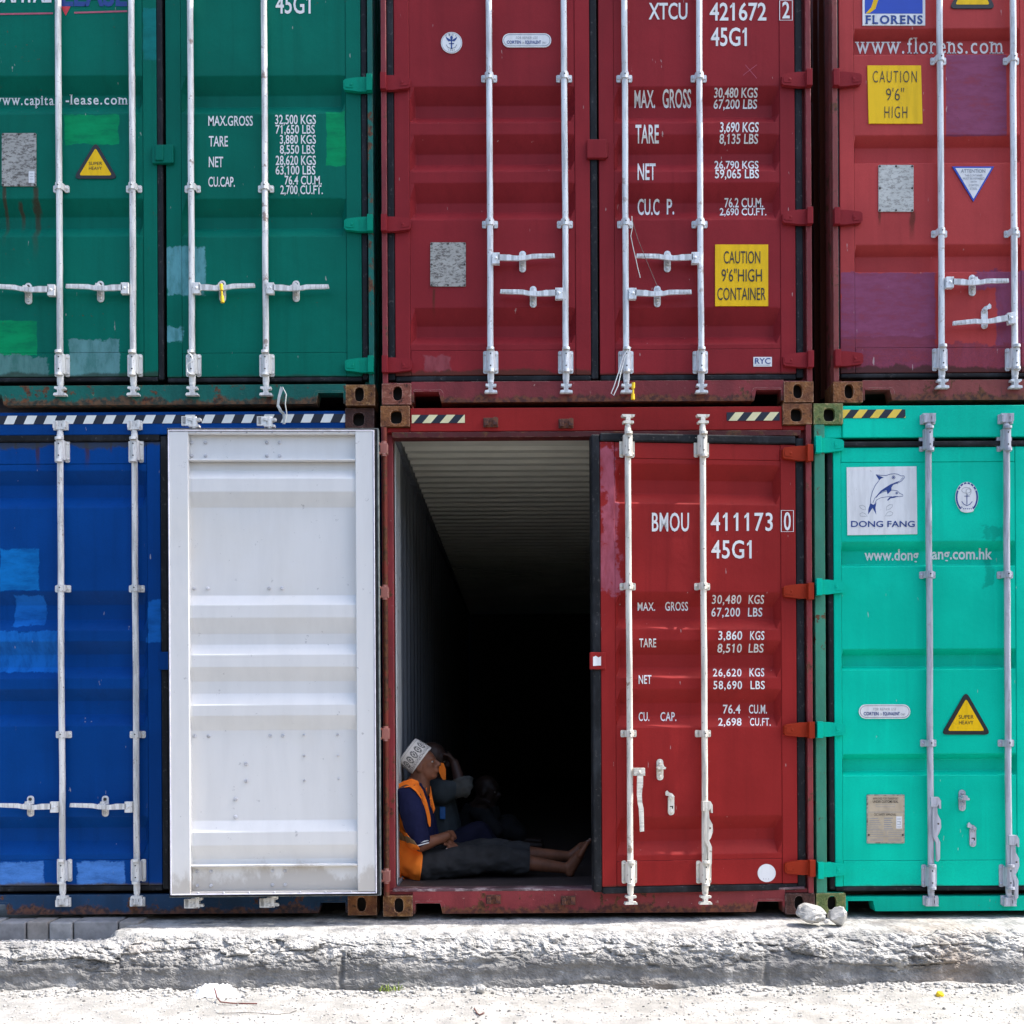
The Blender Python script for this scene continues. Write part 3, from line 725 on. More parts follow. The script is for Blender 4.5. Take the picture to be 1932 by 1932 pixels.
DR = Door(A, 'R', 681, 313, -128, 711, (342, 652), (-96, 665), gribs, gr, gw=.036)
for D, us in ((DL, (112, 250)), (DR, (361, 500))):
    for u in us: rod(D, u, -172, 747, (357,), (-95, 690), 'rod_white')
hinge(DR, (-95, 157, 421, 687), paint('bright_green_hinge', (0.0, 0.22, 0.14), rust=0.3, seed=5)); hinge(DL, (-95, 157, 421, 687), g_paint0)
x = [DL.P(112, 548, YR).x, DL.P(250, 548, YR).x, DR.P(361, 548, YR).x, DR.P(500, 548, YR).x]
handle(DL, x[0], 112, 551, 'L', 'rod_white', -2, 54); handle(DL, x[1], 250, 547, 'L', 'rod_white', 0, 190)
handle(DR, x[2], 361, 547, 'R', 'rod_white', 0, 420); handle(DR, x[3], 500, 547, 'R', 'rod_white', 1, 559)
mb = MB(); a, b = DR.P(289, 311, YS), DR.P(329, 276, YS)
mb.box(a.x, b.x, YS-.022, YS+.004, a.z, b.z); mb.box(a.x+.02, b.x-.055, YS-.030, YS-.02, a.z+.012, b.z-.004)
build(mb, 'door_stop', g_paint0, DR.o, bev=.004)
for s_, u0, u1, v0, v1 in (('45G1', 520, 586, -9, 25), ('MAX.GROSS', 393, 477, 219, 237), ('TARE', 394, 430, 257, 276), ('NET', 394, 421, 296, 315), ('CU.CAP.', 393, 443, 334, 352),
    ('32,500 KGS', 519, 596, 217, 234), ('71,650 LBS', 520, 594, 236, 252), ('3,880 KGS', 528, 596, 255, 271), ('8,550 LBS', 528, 594, 274, 290),
    ('28,620 KGS', 520, 596, 294, 311), ('63,100 LBS', 520, 595, 313, 329), ('76.4 CU.M.', 537, 607, 332, 348), ('2,700 CU.FT.', 529, 609, 350, 366)):
    DR.text(s_, u0, u1, v0, v1, bold=.012)
DL.text('www.capita', -14, 103, 180, 198, serif=True, bold=.012); DL.text('-lease.com', 124, 241, 179, 197, serif=True, bold=.012)
DL.text('CAPITAL', -14, 97, -36, 3, bold=.03); DL.text('LEASE', 116, 240, -32, 10, BLUE, bold=.03)
DL.line([(-30, 27), (100, 25)], 3.2, PINK); DL.line([(140, 24), (240, 21)], 3.2, PINK); DL.poly([(115, 12), (133, 12), (124, 30)], RED)
DR.finish(); DL.finish()
s = plate(DL, 4, 69, 252, 352, PLG, 'worn grey data plate with a small white label'); s.flat(rect(55, 66, 324, 346), WHITE, 1)
for v in (329, 334, 339): s.line([(57, v), (64, v)], .8, GREY)
s.done()
super_heavy(DL, (181, 268), (139, 338), (223, 338))

# ================= upper middle, maroon
MAROON = (0.245, 0.0205, 0.026)
m_frame = worn('maroon_frame', (0.21, 0.028, 0.033), 0.14, 2)
m_paint = paint('maroon_paint', MAROON, rust=0.2, seed=3.0)
B = container('maroon shipping container in the upper row with the 421672 number', 721, 1530, 380, 0.0, Z1, m_paint, m_frame,
              ('cast_red', 'cast_brown', 'cast_red', 'cast_brown'), 718, -135)
close_box(B, m_paint)
bl = door_mat('maroon_left_door_paint', MAROON, B, 'L', seed=3.3, rust=0.2, gr=[(930, 709, 22, (.07, .03, .02), True)], uvd=[(818, 545, 8, 60)], uvp=[(800, 850, 668, 700, (0.24, 0.06, 0.07), .04)])
br = door_mat('maroon_right_door_paint', MAROON, B, 'R', seed=4.1, rust=0.15, gr=[(1320, 707, 9, (.08, .025, .02), True)])
mribs = [[162, 190, 213, 231], [253, 282, 302, 323], [344, 375, 393, 414], [580, 609, 630, 649]]
DL = Door(B, 'L', 744, 1113, -128, 708, (773, 1084), (-96, 660), mribs, bl, gw=.044, gask=('h', 't', 'b', 'f'))
DR = Door(B, 'R', 1500, 1130, -128, 706, (1159, 1471), (-96, 658), mribs, br, gw=.044)
for D, us in ((DL, (924, 1066)), (DR, (1180, 1321))):
    for u in us: rod(D, u, -172, 742, (149, 424), (-95, 684), 'rod_pale')
hinge(DL, (-95, 154, 421, 687), m_paint); hinge(DR, (-95, 152, 412, 682), m_paint)
handle(DL, DL.P(924, 489, YR).x, 924, 491, 'R', 'rod_pale', 0, 986); handle(DL, DL.P(1066, 555, YR).x, 1066, 557, 'L', 'rod_pale', 0, 1006)
handle(DR, DR.P(1181, 555, YR).x, 1181, 557, 'R', 'rod_pale', 1, 1240); handle(DR, DR.P(1322, 489, YR).x, 1322, 490, 'L', 'rod_pale', 0, 1259)
mb = MB(); a, b = DR.P(1107, 302, YS), DR.P(1144, 266, YS)
mb.box(a.x, b.x, YS-.024, YS+.004, a.z, b.z); mb.box(b.x-.035, b.x+.01, YS-.012, YS+.001, a.z+.01, b.z-.005)
build(mb, 'door_stop', m_paint, DR.o, bev=.005)
for s_, u0, u1, v0, v1, sh in (('XTCU', 1224, 1297, 6, 36, 0), ('421672', 1339, 1446, 6, 38, 0), ('2', 1476, 1490, 4, 34, 0), ('45G1', 1341, 1409, 53, 86, 0),
    ('MAX.', 1197, 1236, 171, 203, 0), ('GROSS', 1250, 1304, 169, 203, 0), ('TARE', 1199, 1243, 236, 270, 0), ('NET', 1203, 1237, 309, 339, 0), ('CU.C', 1203, 1244, 376, 405, 0), ('P.', 1258, 1272, 376, 404, 0),
    ('30,480 KGS', 1347, 1429, 166, 184, .08), ('67,200 LBS', 1346, 1428, 188, 205, .08), ('3,690 KGS', 1358, 1431, 231, 249, .08), ('8,135 LBS', 1357, 1430, 253, 271, .08),
    ('26,790 KGS', 1348, 1431, 304, 318, 0), ('59,065 LBS', 1349, 1432, 320, 336, 0), ('76.2 CU.M.', 1367, 1440, 374, 391, 0), ('2,690 CU.FT.', 1358, 1446, 393, 406, 0)):
    DR.text(s_, u0, u1, v0, v1, bold=.015, shear=sh)
DR.line([(1471, 1), (1495, 1), (1495, 38), (1471, 38)], 1.6, PAINTW, True)
DR.line([(1406, 122), (1428, 148)], .8, PINK); DR.line([(1428, 122), (1402, 142)], .8, PINK)
DR.finish()
plate(DL, 812, 879, 458, 541, PLG, 'scuffed grey data plate').done()
repair_sticker(DL, 948, 1040, 64, 90)
s = DL.sticker('round_emblem', 'round white emblem with blue winged anchor'); cx, cy = 852, 81.5
s.base(ell(cx, cy, 20, 20), WHITE); s.line(ell(cx, cy, 18.4, 18.4), .7, GREY, 1, True); s.line([(cx, cy-11), (cx, cy+12)], 2.4, BLUE)
s.flat([(cx, cy-4), (cx-11, cy-11), (cx-9, cy-6), (cx-5, cy-2)], BLUE, 2); s.flat([(cx, cy-4), (cx+11, cy-11), (cx+9, cy-6), (cx+5, cy-2)], BLUE, 2)
s.line([(cx-10, cy+4), (cx-7, cy+9), (cx, cy+11.5), (cx+7, cy+9), (cx+10, cy+4)], 1.2, GREY); s.line([(cx-5, cy+2), (cx+5, cy+2)], 1.4, BLUE); s.flat(ell(cx, cy-9, 2.6, 3.4, 12), BLUE, 3)
for k, ch in enumerate('RINA'): s.text(ch, cx-11.5+k*6, cx-8.5+k*6, cy-16.5+(1.6 if k in (0, 3) else 0), cy-12.5+(1.6 if k in (0, 3) else 0), GREY)
s.text('1861', cx-6, cx+6, cy+12.6, cy+16, GREY, spacing=1.4); s.done()
s = DR.sticker('caution_sign', 'yellow caution sign with three lines of black text'); s.base(rect(1349, 1449, 462, 578), YEL)
s.text('CAUTION', 1365, 1434, 475, 498, bold=.0); s.text('9\'6"HIGH', 1361, 1437, 509, 532); s.text('CONTAINER', 1353, 1444, 544, 567); s.done()
s = DR.sticker('company_sticker', 'small white sticker with blue letters'); s.base(rect(1421, 1456, 674, 692), WHITE)
s.text('RYC', 1424, 1453, 676.5, 687, BLUE, bold=.01); s.line([(1426, 689.6), (1452, 689.6)], .7, GREY); s.done()

# ================= upper right, faded red
FADED = (0.42, 0.053, 0.052); PURP = (0.18, 0.058, 0.13)
f_frame = worn('rusted_red_frame', (0.24, 0.055, 0.05), 0.32, 3)
f_paint = paint('faded_red_paint', FADED, rust=0.3, seed=6.0)
Cc = container('faded red shipping container with purple patches at the upper right', 1571, 2382, 380, 0.01, Z1, f_paint, f_frame,
              ('cast_brown', 'cast_brown', 'cast_brown', 'cast_brown'), 715, -135)
close_box(Cc, paint('rusty_side_paint', (0.10, 0.030, 0.018), rust=0.9, seed=8))
fl = door_mat('faded_red_left_door_paint', FADED, Cc, 'L', seed=6.4, rust=0.35, gr=[(1770, 704, 22, (.05, .025, .018), True)],
     uvp=[(1785, 1899, 103, 256, PURP, .004), (1586, 1764, 514, 640, PURP, .02), (1586, 1765, 635, 705, (0.16, 0.042, 0.082), .02), (1880, 1960, 512, 660, PURP, .03), (1765, 1965, 648, 705, (0.19, 0.042, 0.070), .05), (1840, 1900, 505, 545, PURP, .05)],
     uvd=[(1659, 398, 6, 34), (1721, 398, 13, 66)])
DL = Door(Cc, 'L', 1584, 1960, -128, 703, (1612, 1925), (-96, 655), [[53, 67, 96, 102], [254, 270, 301, 307], [461, 477, 507, 513]], fl, gw=.036, taper=.012)
DR = Door(Cc, 'R', 2355, 1976, -128, 703, (2010, 2325), (-96, 655), [[54, 67, 97, 102], [255, 270, 302, 307], [462, 476, 507, 513]], f_paint, gw=.036, taper=.012, gask=('h', 't', 'b', 'f'))
for u in (1775, 1913): rod(DL, u, -172, 733, (116, 442), (-95, 679), 'rod_pale')
hinge(DL, (-95, 152, 413, 680), m_paint)
handle(DL, DL.P(1777, 535, YR).x, 1777, 536, 'R', 'rod_pale', 1, 1834); handle(DL, DL.P(1916, 600, YR).x, 1916, 602, 'L', 'rod_pale', 7, None)
gput('handle_catch', 'catch_hook', 'rod_pale', DL, DL.P(1857, 600, YS).x, DL.P(1857, 600, YS).z, YS, flipx=True)
DL.text('www.florens.com', 1613, 1893, 71, 101, serif=True, bold=.004, y=YF+.03)
DL.finish()
s = DL.sticker('logo_sticker', 'blue and white logo sticker reading Florens'); s.base(rect(1627, 1745, -60, 49), WHITE); s.flat(rect(1631, 1740, -56, 27), FLAG, 1)
s.text('FLORENS', 1631, 1740, 31, 46, BLUE, serif=True, bold=.03)
s.flat([(1632.5, 27), (1640, 26), (1651, 18), (1656, 2), (1660, -18), (1666, -40), (1654, -40), (1650, -15), (1647, 2), (1643, 15)], YEL, 2); s.done()
s = DL.sticker('caution_sign', 'yellow caution sign reading 9 foot 6 high'); s.base([(1638.5, 234), (1740, 234), (1737, 124.5), (1636, 124.5)], YEL)
s.text('CAUTION', 1646, 1729, 135, 157, bold=-.01, spacing=1.25); s.text('9\'6"', 1671, 1705, 168, 191, bold=-.01); s.text('HIGH', 1668, 1711, 202, 224, bold=-.01, spacing=1.2); s.done()
plate(DL, 1657, 1723, 312, 400, PLP, 'pale data plate with rust running down from its corner').done()
s = DL.sticker('attention_sign', 'white attention triangle pointing down'); s.base([(1796, 315), (1836, 381), (1875, 315)], FLAG); s.flat([(1801.5, 318), (1836, 376), (1869.5, 318)], WHITE, 1)
s.text('ATTENTION', 1812, 1858, 320.5, 327, GREY, bold=.01)
for st, h, v in (('THIS CONTAINER', 17, 330), ('MUST BE REPAIRED', 20, 336), ('WITH', 6, 342), ('CORTEN', 9, 348.5), ('STEEL', 7, 355)): s.text(st, 1836-h, 1836+h, v, v+4, GREY)
s.done()
super_heavy(DL, (1835, -66), (1790, 17), (1878, 17), False)

# ================= lower left, blue
NAVY = (0.0, 0.048, 0.225)
b_frame = worn('dirty_blue_frame', (0.006, 0.040, 0.10), 0.22, 4, (0.12, 0.16, 0.2))
b_paint = paint('blue_paint', NAVY, rust=0.25, seed=9.0)
E = container('blue shipping container in the lower row behind the white door', -101, 710, 1250, 0.045, 0.0, b_paint, b_frame,
              ('cast_dark', 'cast_brown', 'cast_dark', 'cast_dark'), 1688, 819)
close_box(E, b_paint)
SKY1 = (0.004, 0.17, 0.50); SKY2 = (0.008, 0.14, 0.50); SKY3 = (0.08, 0.24, 0.62)
bl = door_mat('blue_left_door_paint', NAVY, E, 'L', seed=9.4, rust=0.2, gr=[(110, 833, 20, (.045, .05, .045), False), (110, 1672, 9, (.10, .075, .03), True)],
     uvp=[(1, 72, 1036, 1114, SKY1, .024), (22, 80, 1124, 1180, SKY2, .028), (-60, 110, 1191, 1268, SKY2, .03), (278, 305, 1133, 1212, SKY2, .025), (-60, 84, 1627, 1671, SKY3, .025), (146, 235, 1625, 1668, SKY3, .025)],
     uvd=[(72, 834, 9, 60), (163, 834, 11, 55), (210, 834, 5, 25), (30, 834, 5, 18), (118, 1668, 60, 22)])
bribs = [[888, 912, 936, 958], [1115, 1140, 1168, 1190], [1210, 1234, 1258, 1280], [1300, 1322, 1348, 1370], [1541, 1564, 1588, 1612]]
DL = Door(E, 'L', -76, 304, 834, 1671, (-40, 278), (876, 1622), bribs, bl, gw=.042, gask=('h', 't', 'b', 'f'))
DR = Door(E, 'R', 688, 320, 834, 1671, (350, 655), (876, 1622), bribs, b_paint, gw=.042)
for u in (116, 256): rod(DL, u, 795, 1706, (1111, 1386), (852, 1642), 'rod_white', keep=(2.805, 0.085))
handle(DL, DL.P(117, 1521, YR).x, 117, 1522, 'L', 'rod_white', 0, 58); handle(DL, DL.P(257, 1521, YR).x, 257, 1522, 'L', 'rod_white', 0, 199)
mb = MB(); a, b = DL.P(300, 1264, YS), DL.P(322, 1230, YS); mb.box(a.x, b.x, YS-.022, YS+.004, a.z, b.z); build(mb, 'door_stop', b_paint, DL.o, bev=.004)
DL.finish()
tape(E, [(-60, 656, 781, 801, .113, .022, [3, None], .0068)])

# ================= lower middle, red, standing open
REDL = (0.275, 0.0195, 0.0185)
r_frame = worn('scuffed_red_frame', (0.25, 0.034, 0.038), 0.18, 5)
r_paint = paint('red_paint', REDL, rust=0.2, seed=11.0)
G = container('red shipping container in the lower row standing open with men inside', 722, 1533, 1250, 0.0, 0.0, r_paint, r_frame,
              ('cast_ochre', 'cast_dark', 'cast_brown', 'cast_brown'), 1679, 812)
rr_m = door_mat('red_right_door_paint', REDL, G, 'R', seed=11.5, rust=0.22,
     uvp=[(1128, 1160, 850, 1120, (0.38, 0.10, 0.14), .10)], gr=[(1320, 1671, 10, (.09, .03, .02), True)])  # pale patch: glancing sun sheen painted into the left stile's colour
AJ = R(5.4)
rribs = [[876, 903, 929, 951], [1117, 1143, 1167, 1187], [1208, 1234, 1259, 1279], [1300, 1326, 1350, 1372], [1540, 1566, 1588, 1612]]
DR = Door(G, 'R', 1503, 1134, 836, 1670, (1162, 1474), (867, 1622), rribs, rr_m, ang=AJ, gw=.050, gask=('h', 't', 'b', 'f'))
for u, gu in ((1187, 0), (1328, 0)): rod(DR, u, 783, 1706, (1107, 1384), (842, 1645), 'rod_cream')
hor = paint('orange_red_primer', (0.28, 0.027, 0.010), rust=0.25, seed=12)
hinge(DR, (846, 1113, 1381, 1648), hor)
x0, x1 = DR.P(1187, 1500, YR).x, DR.P(1328, 1500, YR).x
o = gput('handle', 'handle', 'rod_cream', DR, x0 + .052, DR.P(1190, 1444, YR).z, YR, rotz=R(90)); 
gput('handle', 'folded_handle', 'rod_cream', DR, x1 + .004, DR.P(1330, 1518, YR).z, YR)
gput('handle_catch', 'catch', 'rod_cream', DR, DR.P(1245, 1452, YS).x, DR.P(1245, 1452, YS).z); gput('handle_catch', 'catch_hook', 'rod_cream', DR, DR.P(1266, 1517, YS).x, DR.P(1266, 1517, YS).z)
mb = MB(); a, b = DR.P(1112, 1263, YS), DR.P(1142, 1231, YS)
mb.box(a.x, b.x, YS-.020, YS+.002, a.z, b.z); mb.box(a.x, a.x+.05, YS-.030, YS-.019, a.z-.0, b.z); o = build(mb, 'door_stop', r_paint, DR.o, bev=.004)
s = DR.sticker('seal_label', 'small torn white label on the door stop')
s.mb.flat([(p.x, p.z) for p in (DR.P(u, v) for u, v in ((1117, 1257), (1132, 1256), (1132, 1239), (1127, 1241), (1122, 1238), (1117, 1240)))], YS-.0312, WHITE); s.done()
for s_, u0, u1, v0, v1, sh in (('BMOU', 1230, 1300, 968, 1002, 0), ('411173', 1341, 1458, 968, 1001, 0), ('0', 1479, 1492, 967, 1000, 0), ('45G1', 1342, 1418, 1020, 1053, 0),
    ('MAX.', 1203, 1236, 1137, 1152, 0), ('GROSS', 1255, 1298, 1136, 1152, 0), ('30,480', 1343, 1398, 1123, 1139, .1), ('KGS', 1412, 1441, 1123, 1139, .1), ('67,200', 1342, 1396, 1147, 1163, .05), ('LBS', 1411, 1438, 1147, 1163, .05),
    ('TARE', 1206, 1238, 1205, 1221, 0), ('3,860', 1355, 1400, 1191, 1207, .05), ('KGS', 1415, 1442, 1191, 1207, .05), ('8,510', 1353, 1399, 1215, 1231, .1), ('LBS', 1412, 1440, 1215, 1231, .1),
    ('NET', 1205, 1229, 1274, 1290, 0), ('26,620', 1345, 1399, 1262, 1276, 0), ('KGS', 1414, 1442, 1261, 1276, 0), ('58,690', 1346, 1400, 1285, 1300, 0), ('LBS', 1416, 1443, 1285, 1300, 0),
    ('CU.', 1205, 1225, 1344, 1360, 0), ('CAP.', 1246, 1276, 1344, 1360, 0), ('76.4', 1364, 1397, 1330, 1346, 0), ('CU.M.', 1413, 1447, 1330, 1346, 0), ('2,698', 1355, 1399, 1355, 1369, 0), ('CU.FT.', 1415, 1454, 1355, 1369, 0)):
    DR.text(s_, u0, u1, v0, v1, bold=.012, shear=sh, spacing=1.12 if len(s_) > 5 else 1.05)
DR.line([(1474, 963), (1497, 963), (1497, 1003), (1474, 1003)], 1.5, PAINTW, True)
DR.finish()
s = DR.sticker('round_label', 'round white blank label low on the door'); s.base(ell(1446, 1647, 17, 17), WHITE)
for k in range(3): s.flat(ell(1440+k*4.5, 1658, .8, .8, 8), GREY, 1)
s.done()
tape(G, [(777, 877, 782.5, 798.5, .099, .04, [1, None], .0062), (1371, 1471, 777.5, 794, .099, .04, [None, 1], .0062)])
for u, v in ((926, 797), (1068, 799)):
    p = G.fr.loc(u, v, 0); put('cam_keeper', gear('keeper', 'rod_cream'), G.root, (p.x, -.002, p.z), bev=.002).data = gear('keeper', 'rod_cream')
kp = worn('red_worn_keeper', (0.24, 0.07, 0.07), .35, 8, (0.7, 0.5, 0.45))
me = gear('keeper', 'rod_cream').copy(); me.materials[0] = kp
for c in G.root.children:
    if c.name.startswith('cam_keeper'): c.data = me
for u, v in ((931, 1697), (1072, 1699)):
    p = G.fr.loc(u, v, 0); put('cam_keeper', me, G.root, (p.x, .002, p.z), bev=.002)
# hinge lugs left on the open post, with the pin pipe between them
lug = worn('pink_worn_hinge', (0.42, 0.16, 0.13), .2, 9, (0.8, 0.62, 0.55))
pipe = worn('rust_red_pipe', (0.21, 0.035, 0.02), .5, 10, (0.5, 0.2, 0.14))
px = -G.w/2 + .016
for v in (848, 1118, 1384, 1652):
    z = G.fr.loc(728, v, 0).z; mb = MB(); mb.box(px-.020, px+.022, -.030, .02, z-.030, z+.030); mb.tube([(px, -.014, z-.042), (px, -.014, z+.042)], .016, 12); mb.box(px-.034, px-.02, -.036, -.004, z+.020, z+.034); mb.box(px-.034, px-.02, -.036, -.004, z-.034, z-.020)
    build(mb, 'hinge_lug', lug, G.root, bev=.003)
mb = MB(); mb.tube([(px+.004, -.008, .12), (px+.004, -.008, 2.77)], .0135, 12); build(mb, 'hinge_pin', pipe, G.root)

# inside of the open container
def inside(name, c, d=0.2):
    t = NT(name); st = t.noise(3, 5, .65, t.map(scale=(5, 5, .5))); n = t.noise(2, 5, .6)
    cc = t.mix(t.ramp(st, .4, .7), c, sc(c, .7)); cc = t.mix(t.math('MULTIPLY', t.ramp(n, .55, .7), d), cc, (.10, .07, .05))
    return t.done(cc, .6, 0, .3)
wall_m = inside('pale_inside_wall_paint', (0.15, 0.165, 0.19)); ceil_m = plain('grey_green_ceiling_paint', (0.66, 0.66, 0.58), .6, .06, 3); jamb_m = worn('scuffed_jamb_lit_wall', (0.60, 0.62, 0.62), .12, 12)
hw = G.w/2; deep = 12.1
for sx in (-1, 1):
    mb = MB(); y = .16; n = 43; pitch = (deep-.16)/n; xs = sx*(hw-.008); pts = []
    for i in range(n):
        for f, d in ((0, .036), (.3, .036), (.55, 0), (.75, 0)): pts.append((xs - sx*d, y+(i+f)*pitch))
    k = len(pts); vs = [(x, yy, .14) for x, yy in pts] + [(x, yy, 2.82) for x, yy in pts]
    mb.add(vs, [(i, i+1, k+i+1, k+i) for i in range(k-1)], 0)
    mb.box(sx*(hw-.012), sx*(hw-.07), .16, deep, .10, .165); mb.box(sx*(hw-.010), sx*(hw-.07), .16, deep, 2.76, 2.84)
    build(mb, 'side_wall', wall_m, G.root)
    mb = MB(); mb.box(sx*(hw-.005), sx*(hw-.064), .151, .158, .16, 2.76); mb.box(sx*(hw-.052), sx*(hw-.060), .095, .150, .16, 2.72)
    mb.box(sx*(hw-.046), sx*(hw-.049), .159, .60, .17, 2.76)  # pale front plate: brighter light near the opening put into the wall colour
    build(mb, 'door_jamb_and_lit_wall_plate', jamb_m, G.root, bev=.003)
mb = MB(); pts = [(.10, 2.80), (.50, 2.80)]; y = .50; p = .188
while y < deep:
    pts += [(y, 2.80), (y+p*.40, 2.80), (y+p*.48, 2.838), (y+p*.90, 2.842), (y+p, 2.80)]; y += p
k = len(pts); mb.add([(-hw+.06, yy, z) for yy, z in pts] + [(hw-.06, yy, z) for yy, z in pts], [(i, i+1, k+i+1, k+i) for i in range(k-1)], 0)
build(mb, 'ceiling', ceil_m, G.root)
mb = MB(); mb.box(-hw+.002, hw-.002, .10, deep+.02, 2.846, 2.876); build(mb, 'roof', r_paint, G.root)
mb = MB(); mb.box(-hw+.06, hw-.06, .005, .10, 2.716, G.zh-.003); build(mb, 'header_flange', worn('dark_red_flange', (.09, .014, .014), .35, 13), G.root, bev=.003)
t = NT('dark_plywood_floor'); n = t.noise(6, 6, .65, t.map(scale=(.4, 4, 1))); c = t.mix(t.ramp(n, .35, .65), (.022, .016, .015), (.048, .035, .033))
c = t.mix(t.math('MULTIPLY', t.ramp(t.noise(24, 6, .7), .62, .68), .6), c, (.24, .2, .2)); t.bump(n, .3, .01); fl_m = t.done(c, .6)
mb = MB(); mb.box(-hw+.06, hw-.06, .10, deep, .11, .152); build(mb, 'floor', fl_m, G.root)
t = NT('scuffed_threshold_steel'); n = t.noise(18, 7, .7, t.map(scale=(.5, 2, 1))); c = t.mix(t.ramp(n, .50, .62), (.11, .045, .055), (.38, .30, .29)); c = t.mix(t.ramp(t.noise(5, 4, .6), .5, .6, 0, .8), c, (.05, .028, .03)); t.bump(n, .4, .01); th_m = t.done(c, .5)
mb = MB(); mb.box(-hw+.05, hw-.05, .012, .098, .148, .156); mb.box(-hw+.05, hw-.05, .004, .022, .140, .153); build(mb, 'threshold', th_m, G.root, bev=.003)
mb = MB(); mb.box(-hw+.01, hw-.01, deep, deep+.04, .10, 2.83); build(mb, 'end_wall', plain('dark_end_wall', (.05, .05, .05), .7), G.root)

# the left leaf, swung right round so that its white inside faces out
WH = (0.725, 0.715, 0.695)
def white_paint():
    t = NT('white_inside_door_paint'); n = t.noise(3, 5, .6, t.map(scale=(4, 4, .6))); b = t.noise(1.2, 4, .6); f = t.noise(22, 7, .72)
    c = t.mix(t.ramp(n, .35, .7), WH, sc(WH, .95)); c = t.mix(t.math('MULTIPLY', t.ramp(b, .5, .7), .25), c, (.66, .62, .53))
    c = t.mix(t.math('MULTIPLY', t.ramp(f, .645, .69), .65), c, (.34, .33, .33)); Z_ = t.xyz()[2]; lim_ = t.math('MULTIPLY_ADD', t.noise(5, 7, .72, t.map(scale=(1, 1, .5))), .50, .03); c = t.mix(t.math('MULTIPLY', t.ramp(t.math('SUBTRACT', lim_, Z_), -.02, .06), .55), c, (.36, .31, .25)); c = t.mix(t.math('MULTIPLY', t.ramp(t.noise(45, 4, .6, t.map(loc=(3, 1, 2))), .75, .77), .8), c, (.09, .085, .09))
    t.bump(t.noise(4, 3, .5), .2, .01); return t.done(c, .45, 0, .35)
wm = white_paint()
WA = -R(178.6); mroot = G.M @ Matrix.Translation((-G.w/2 + .012, -.034, 0)) @ Matrix.Rotation(WA, 4, 'Z'); wf = Fr(mroot)
YIN = .108; P = lambda u, v, y=YIN: wf.loc(u, v, y)
def wx(u, y=YIN): return P(u, 1250, y).x
def wz(v, y=YIN): return P(515, v, y).z
mb = MB()
mb.box(wx(321), wx(357), .034, YIN, wz(1686), wz(814)); mb.box(wx(672.5), wx(706), .034, YIN, wz(1684), wz(812))
yw = .066
mb.box(wx(357), wx(672.5), yw-.02, yw, wz(868), wz(818)); mb.box(wx(357), wx(672.5), yw-.02, YIN-.004, wz(818), wz(814)); mb.box(wx(357), wx(672.5), yw-.02, YIN-.003, wz(868.5), wz(865.5))
mb.box(wx(357), wx(672.5), yw-.02, yw, wz(1682), wz(1634)); mb.box(wx(357), wx(672.5), yw-.02, YIN-.004, wz(1685), wz(1681.5)); mb.box(wx(357), wx(672.5), yw-.02, YIN-.003, wz(1635), wz(1631))
mb.box(wx(330), wx(700), .0335, .040, wz(1684), wz(815), 1)
ribs = [[wz(v) for v in r] for r in ([884, 902, 927, 955], [1122, 1141, 1165, 1195], [1215, 1235, 1258, 1285], [1308, 1330, 1350, 1378], [1549, 1570, 1595, 1622])]
xa, xb = sorted((wx(357), wx(672.5))); zsn = sorted([wz(869), wz(1631)] + [z for r in ribs for z in r]); xs = [xa, xa+.02, (xa+xb)/2, xb-.02, xb]
def wprof(z):
    for a, b, c, d in ribs:
        if d <= z <= a: return (a-z)/(a-b) if z > b else (1.0 if z >= c else (z-d)/(c-d))
    return 0.0
ypan = .062
vs_ = [(x, ypan + .036*wprof(z)*(1 if 0 < j < 4 else .9), z) for z in zsn for j, x in enumerate(xs)]
mb.add(vs_, [(i*5+j, i*5+j+1, (i+1)*5+j+1, (i+1)*5+j) for i in range(len(zsn)-1) for j in range(4)], 0)
wd = build(mb, 'open_door', [wm, r_paint], G.root, (-G.w/2 + .012, -.034, 0), bev=.0035, seg=2, ang=12); wd.rotation_euler = (0, 0, WA)
wd['label'] = 'open left door swung round with its white inside facing out'
mb = MB()
for u in (362.5, 390, 506, 530):
    du = 2 if u < 450 else 4
    for v, off in ((835, 0), (860, 0), (1643, 5), (1669.5, 5)): mb.bolt(wx(u+off), wz(v), 0, .011, .009)
    for v in (1111, 1388.5): mb.bolt(wx(u+du), wz(v), 0, .011, .009)
bz = {}
mb2 = MB()
def wb(u, v, y, r=.0105):
    # a bolt head standing out of the inner face
    x, z = wx(u, y), wz(v, y); n = 8; vs = [(x, y+.009, z)]
    for rr, hh in ((r*.65, .009), (r, .004), (r, -.002)): vs += [(x+rr*math.cos(2*math.pi*j/n), y+hh, z+rr*math.sin(2*math.pi*j/n)) for j in range(n)]
    fs = [(0, 1+(j+1) % n, 1+j) for j in range(n)]
    for k in range(2): fs += [(1+k*n+j, 1+k*n+(j+1) % n, 1+(k+1)*n+(j+1) % n, 1+(k+1)*n+j) for j in range(n)]
    mb2.add(vs, fs, 0)
for u in (364, 390, 506, 530):
    for v in (835, 860): wb(u, v, yw)
    for v in (1643, 1669.5): wb(u+6, v, yw)
    for v in (1110, 1388): wb(u+3, v, ypan)
for u, v in ((463, 1441), (463, 1473), (443, 1507), (443, 1541)): wb(u, v, ypan, .012)
for u, v in ((573, 1387), (636, 1387), (573, 1426), (637, 1426), (573, 1473), (638, 1470)): wb(u, v, ypan, .007)
for v in (1684, 817):
    for k in range(7): wb(372+k*48, v-1, YIN-.006, .005)
build(mb2, 'bolt_heads', plain('grey_bolt_heads', (.50, .50, .52), .5, .3), wd)
mb = MB(); a, b = P(318.5, 1688), P(709, 810)          # seal: pale lip and dark rubber
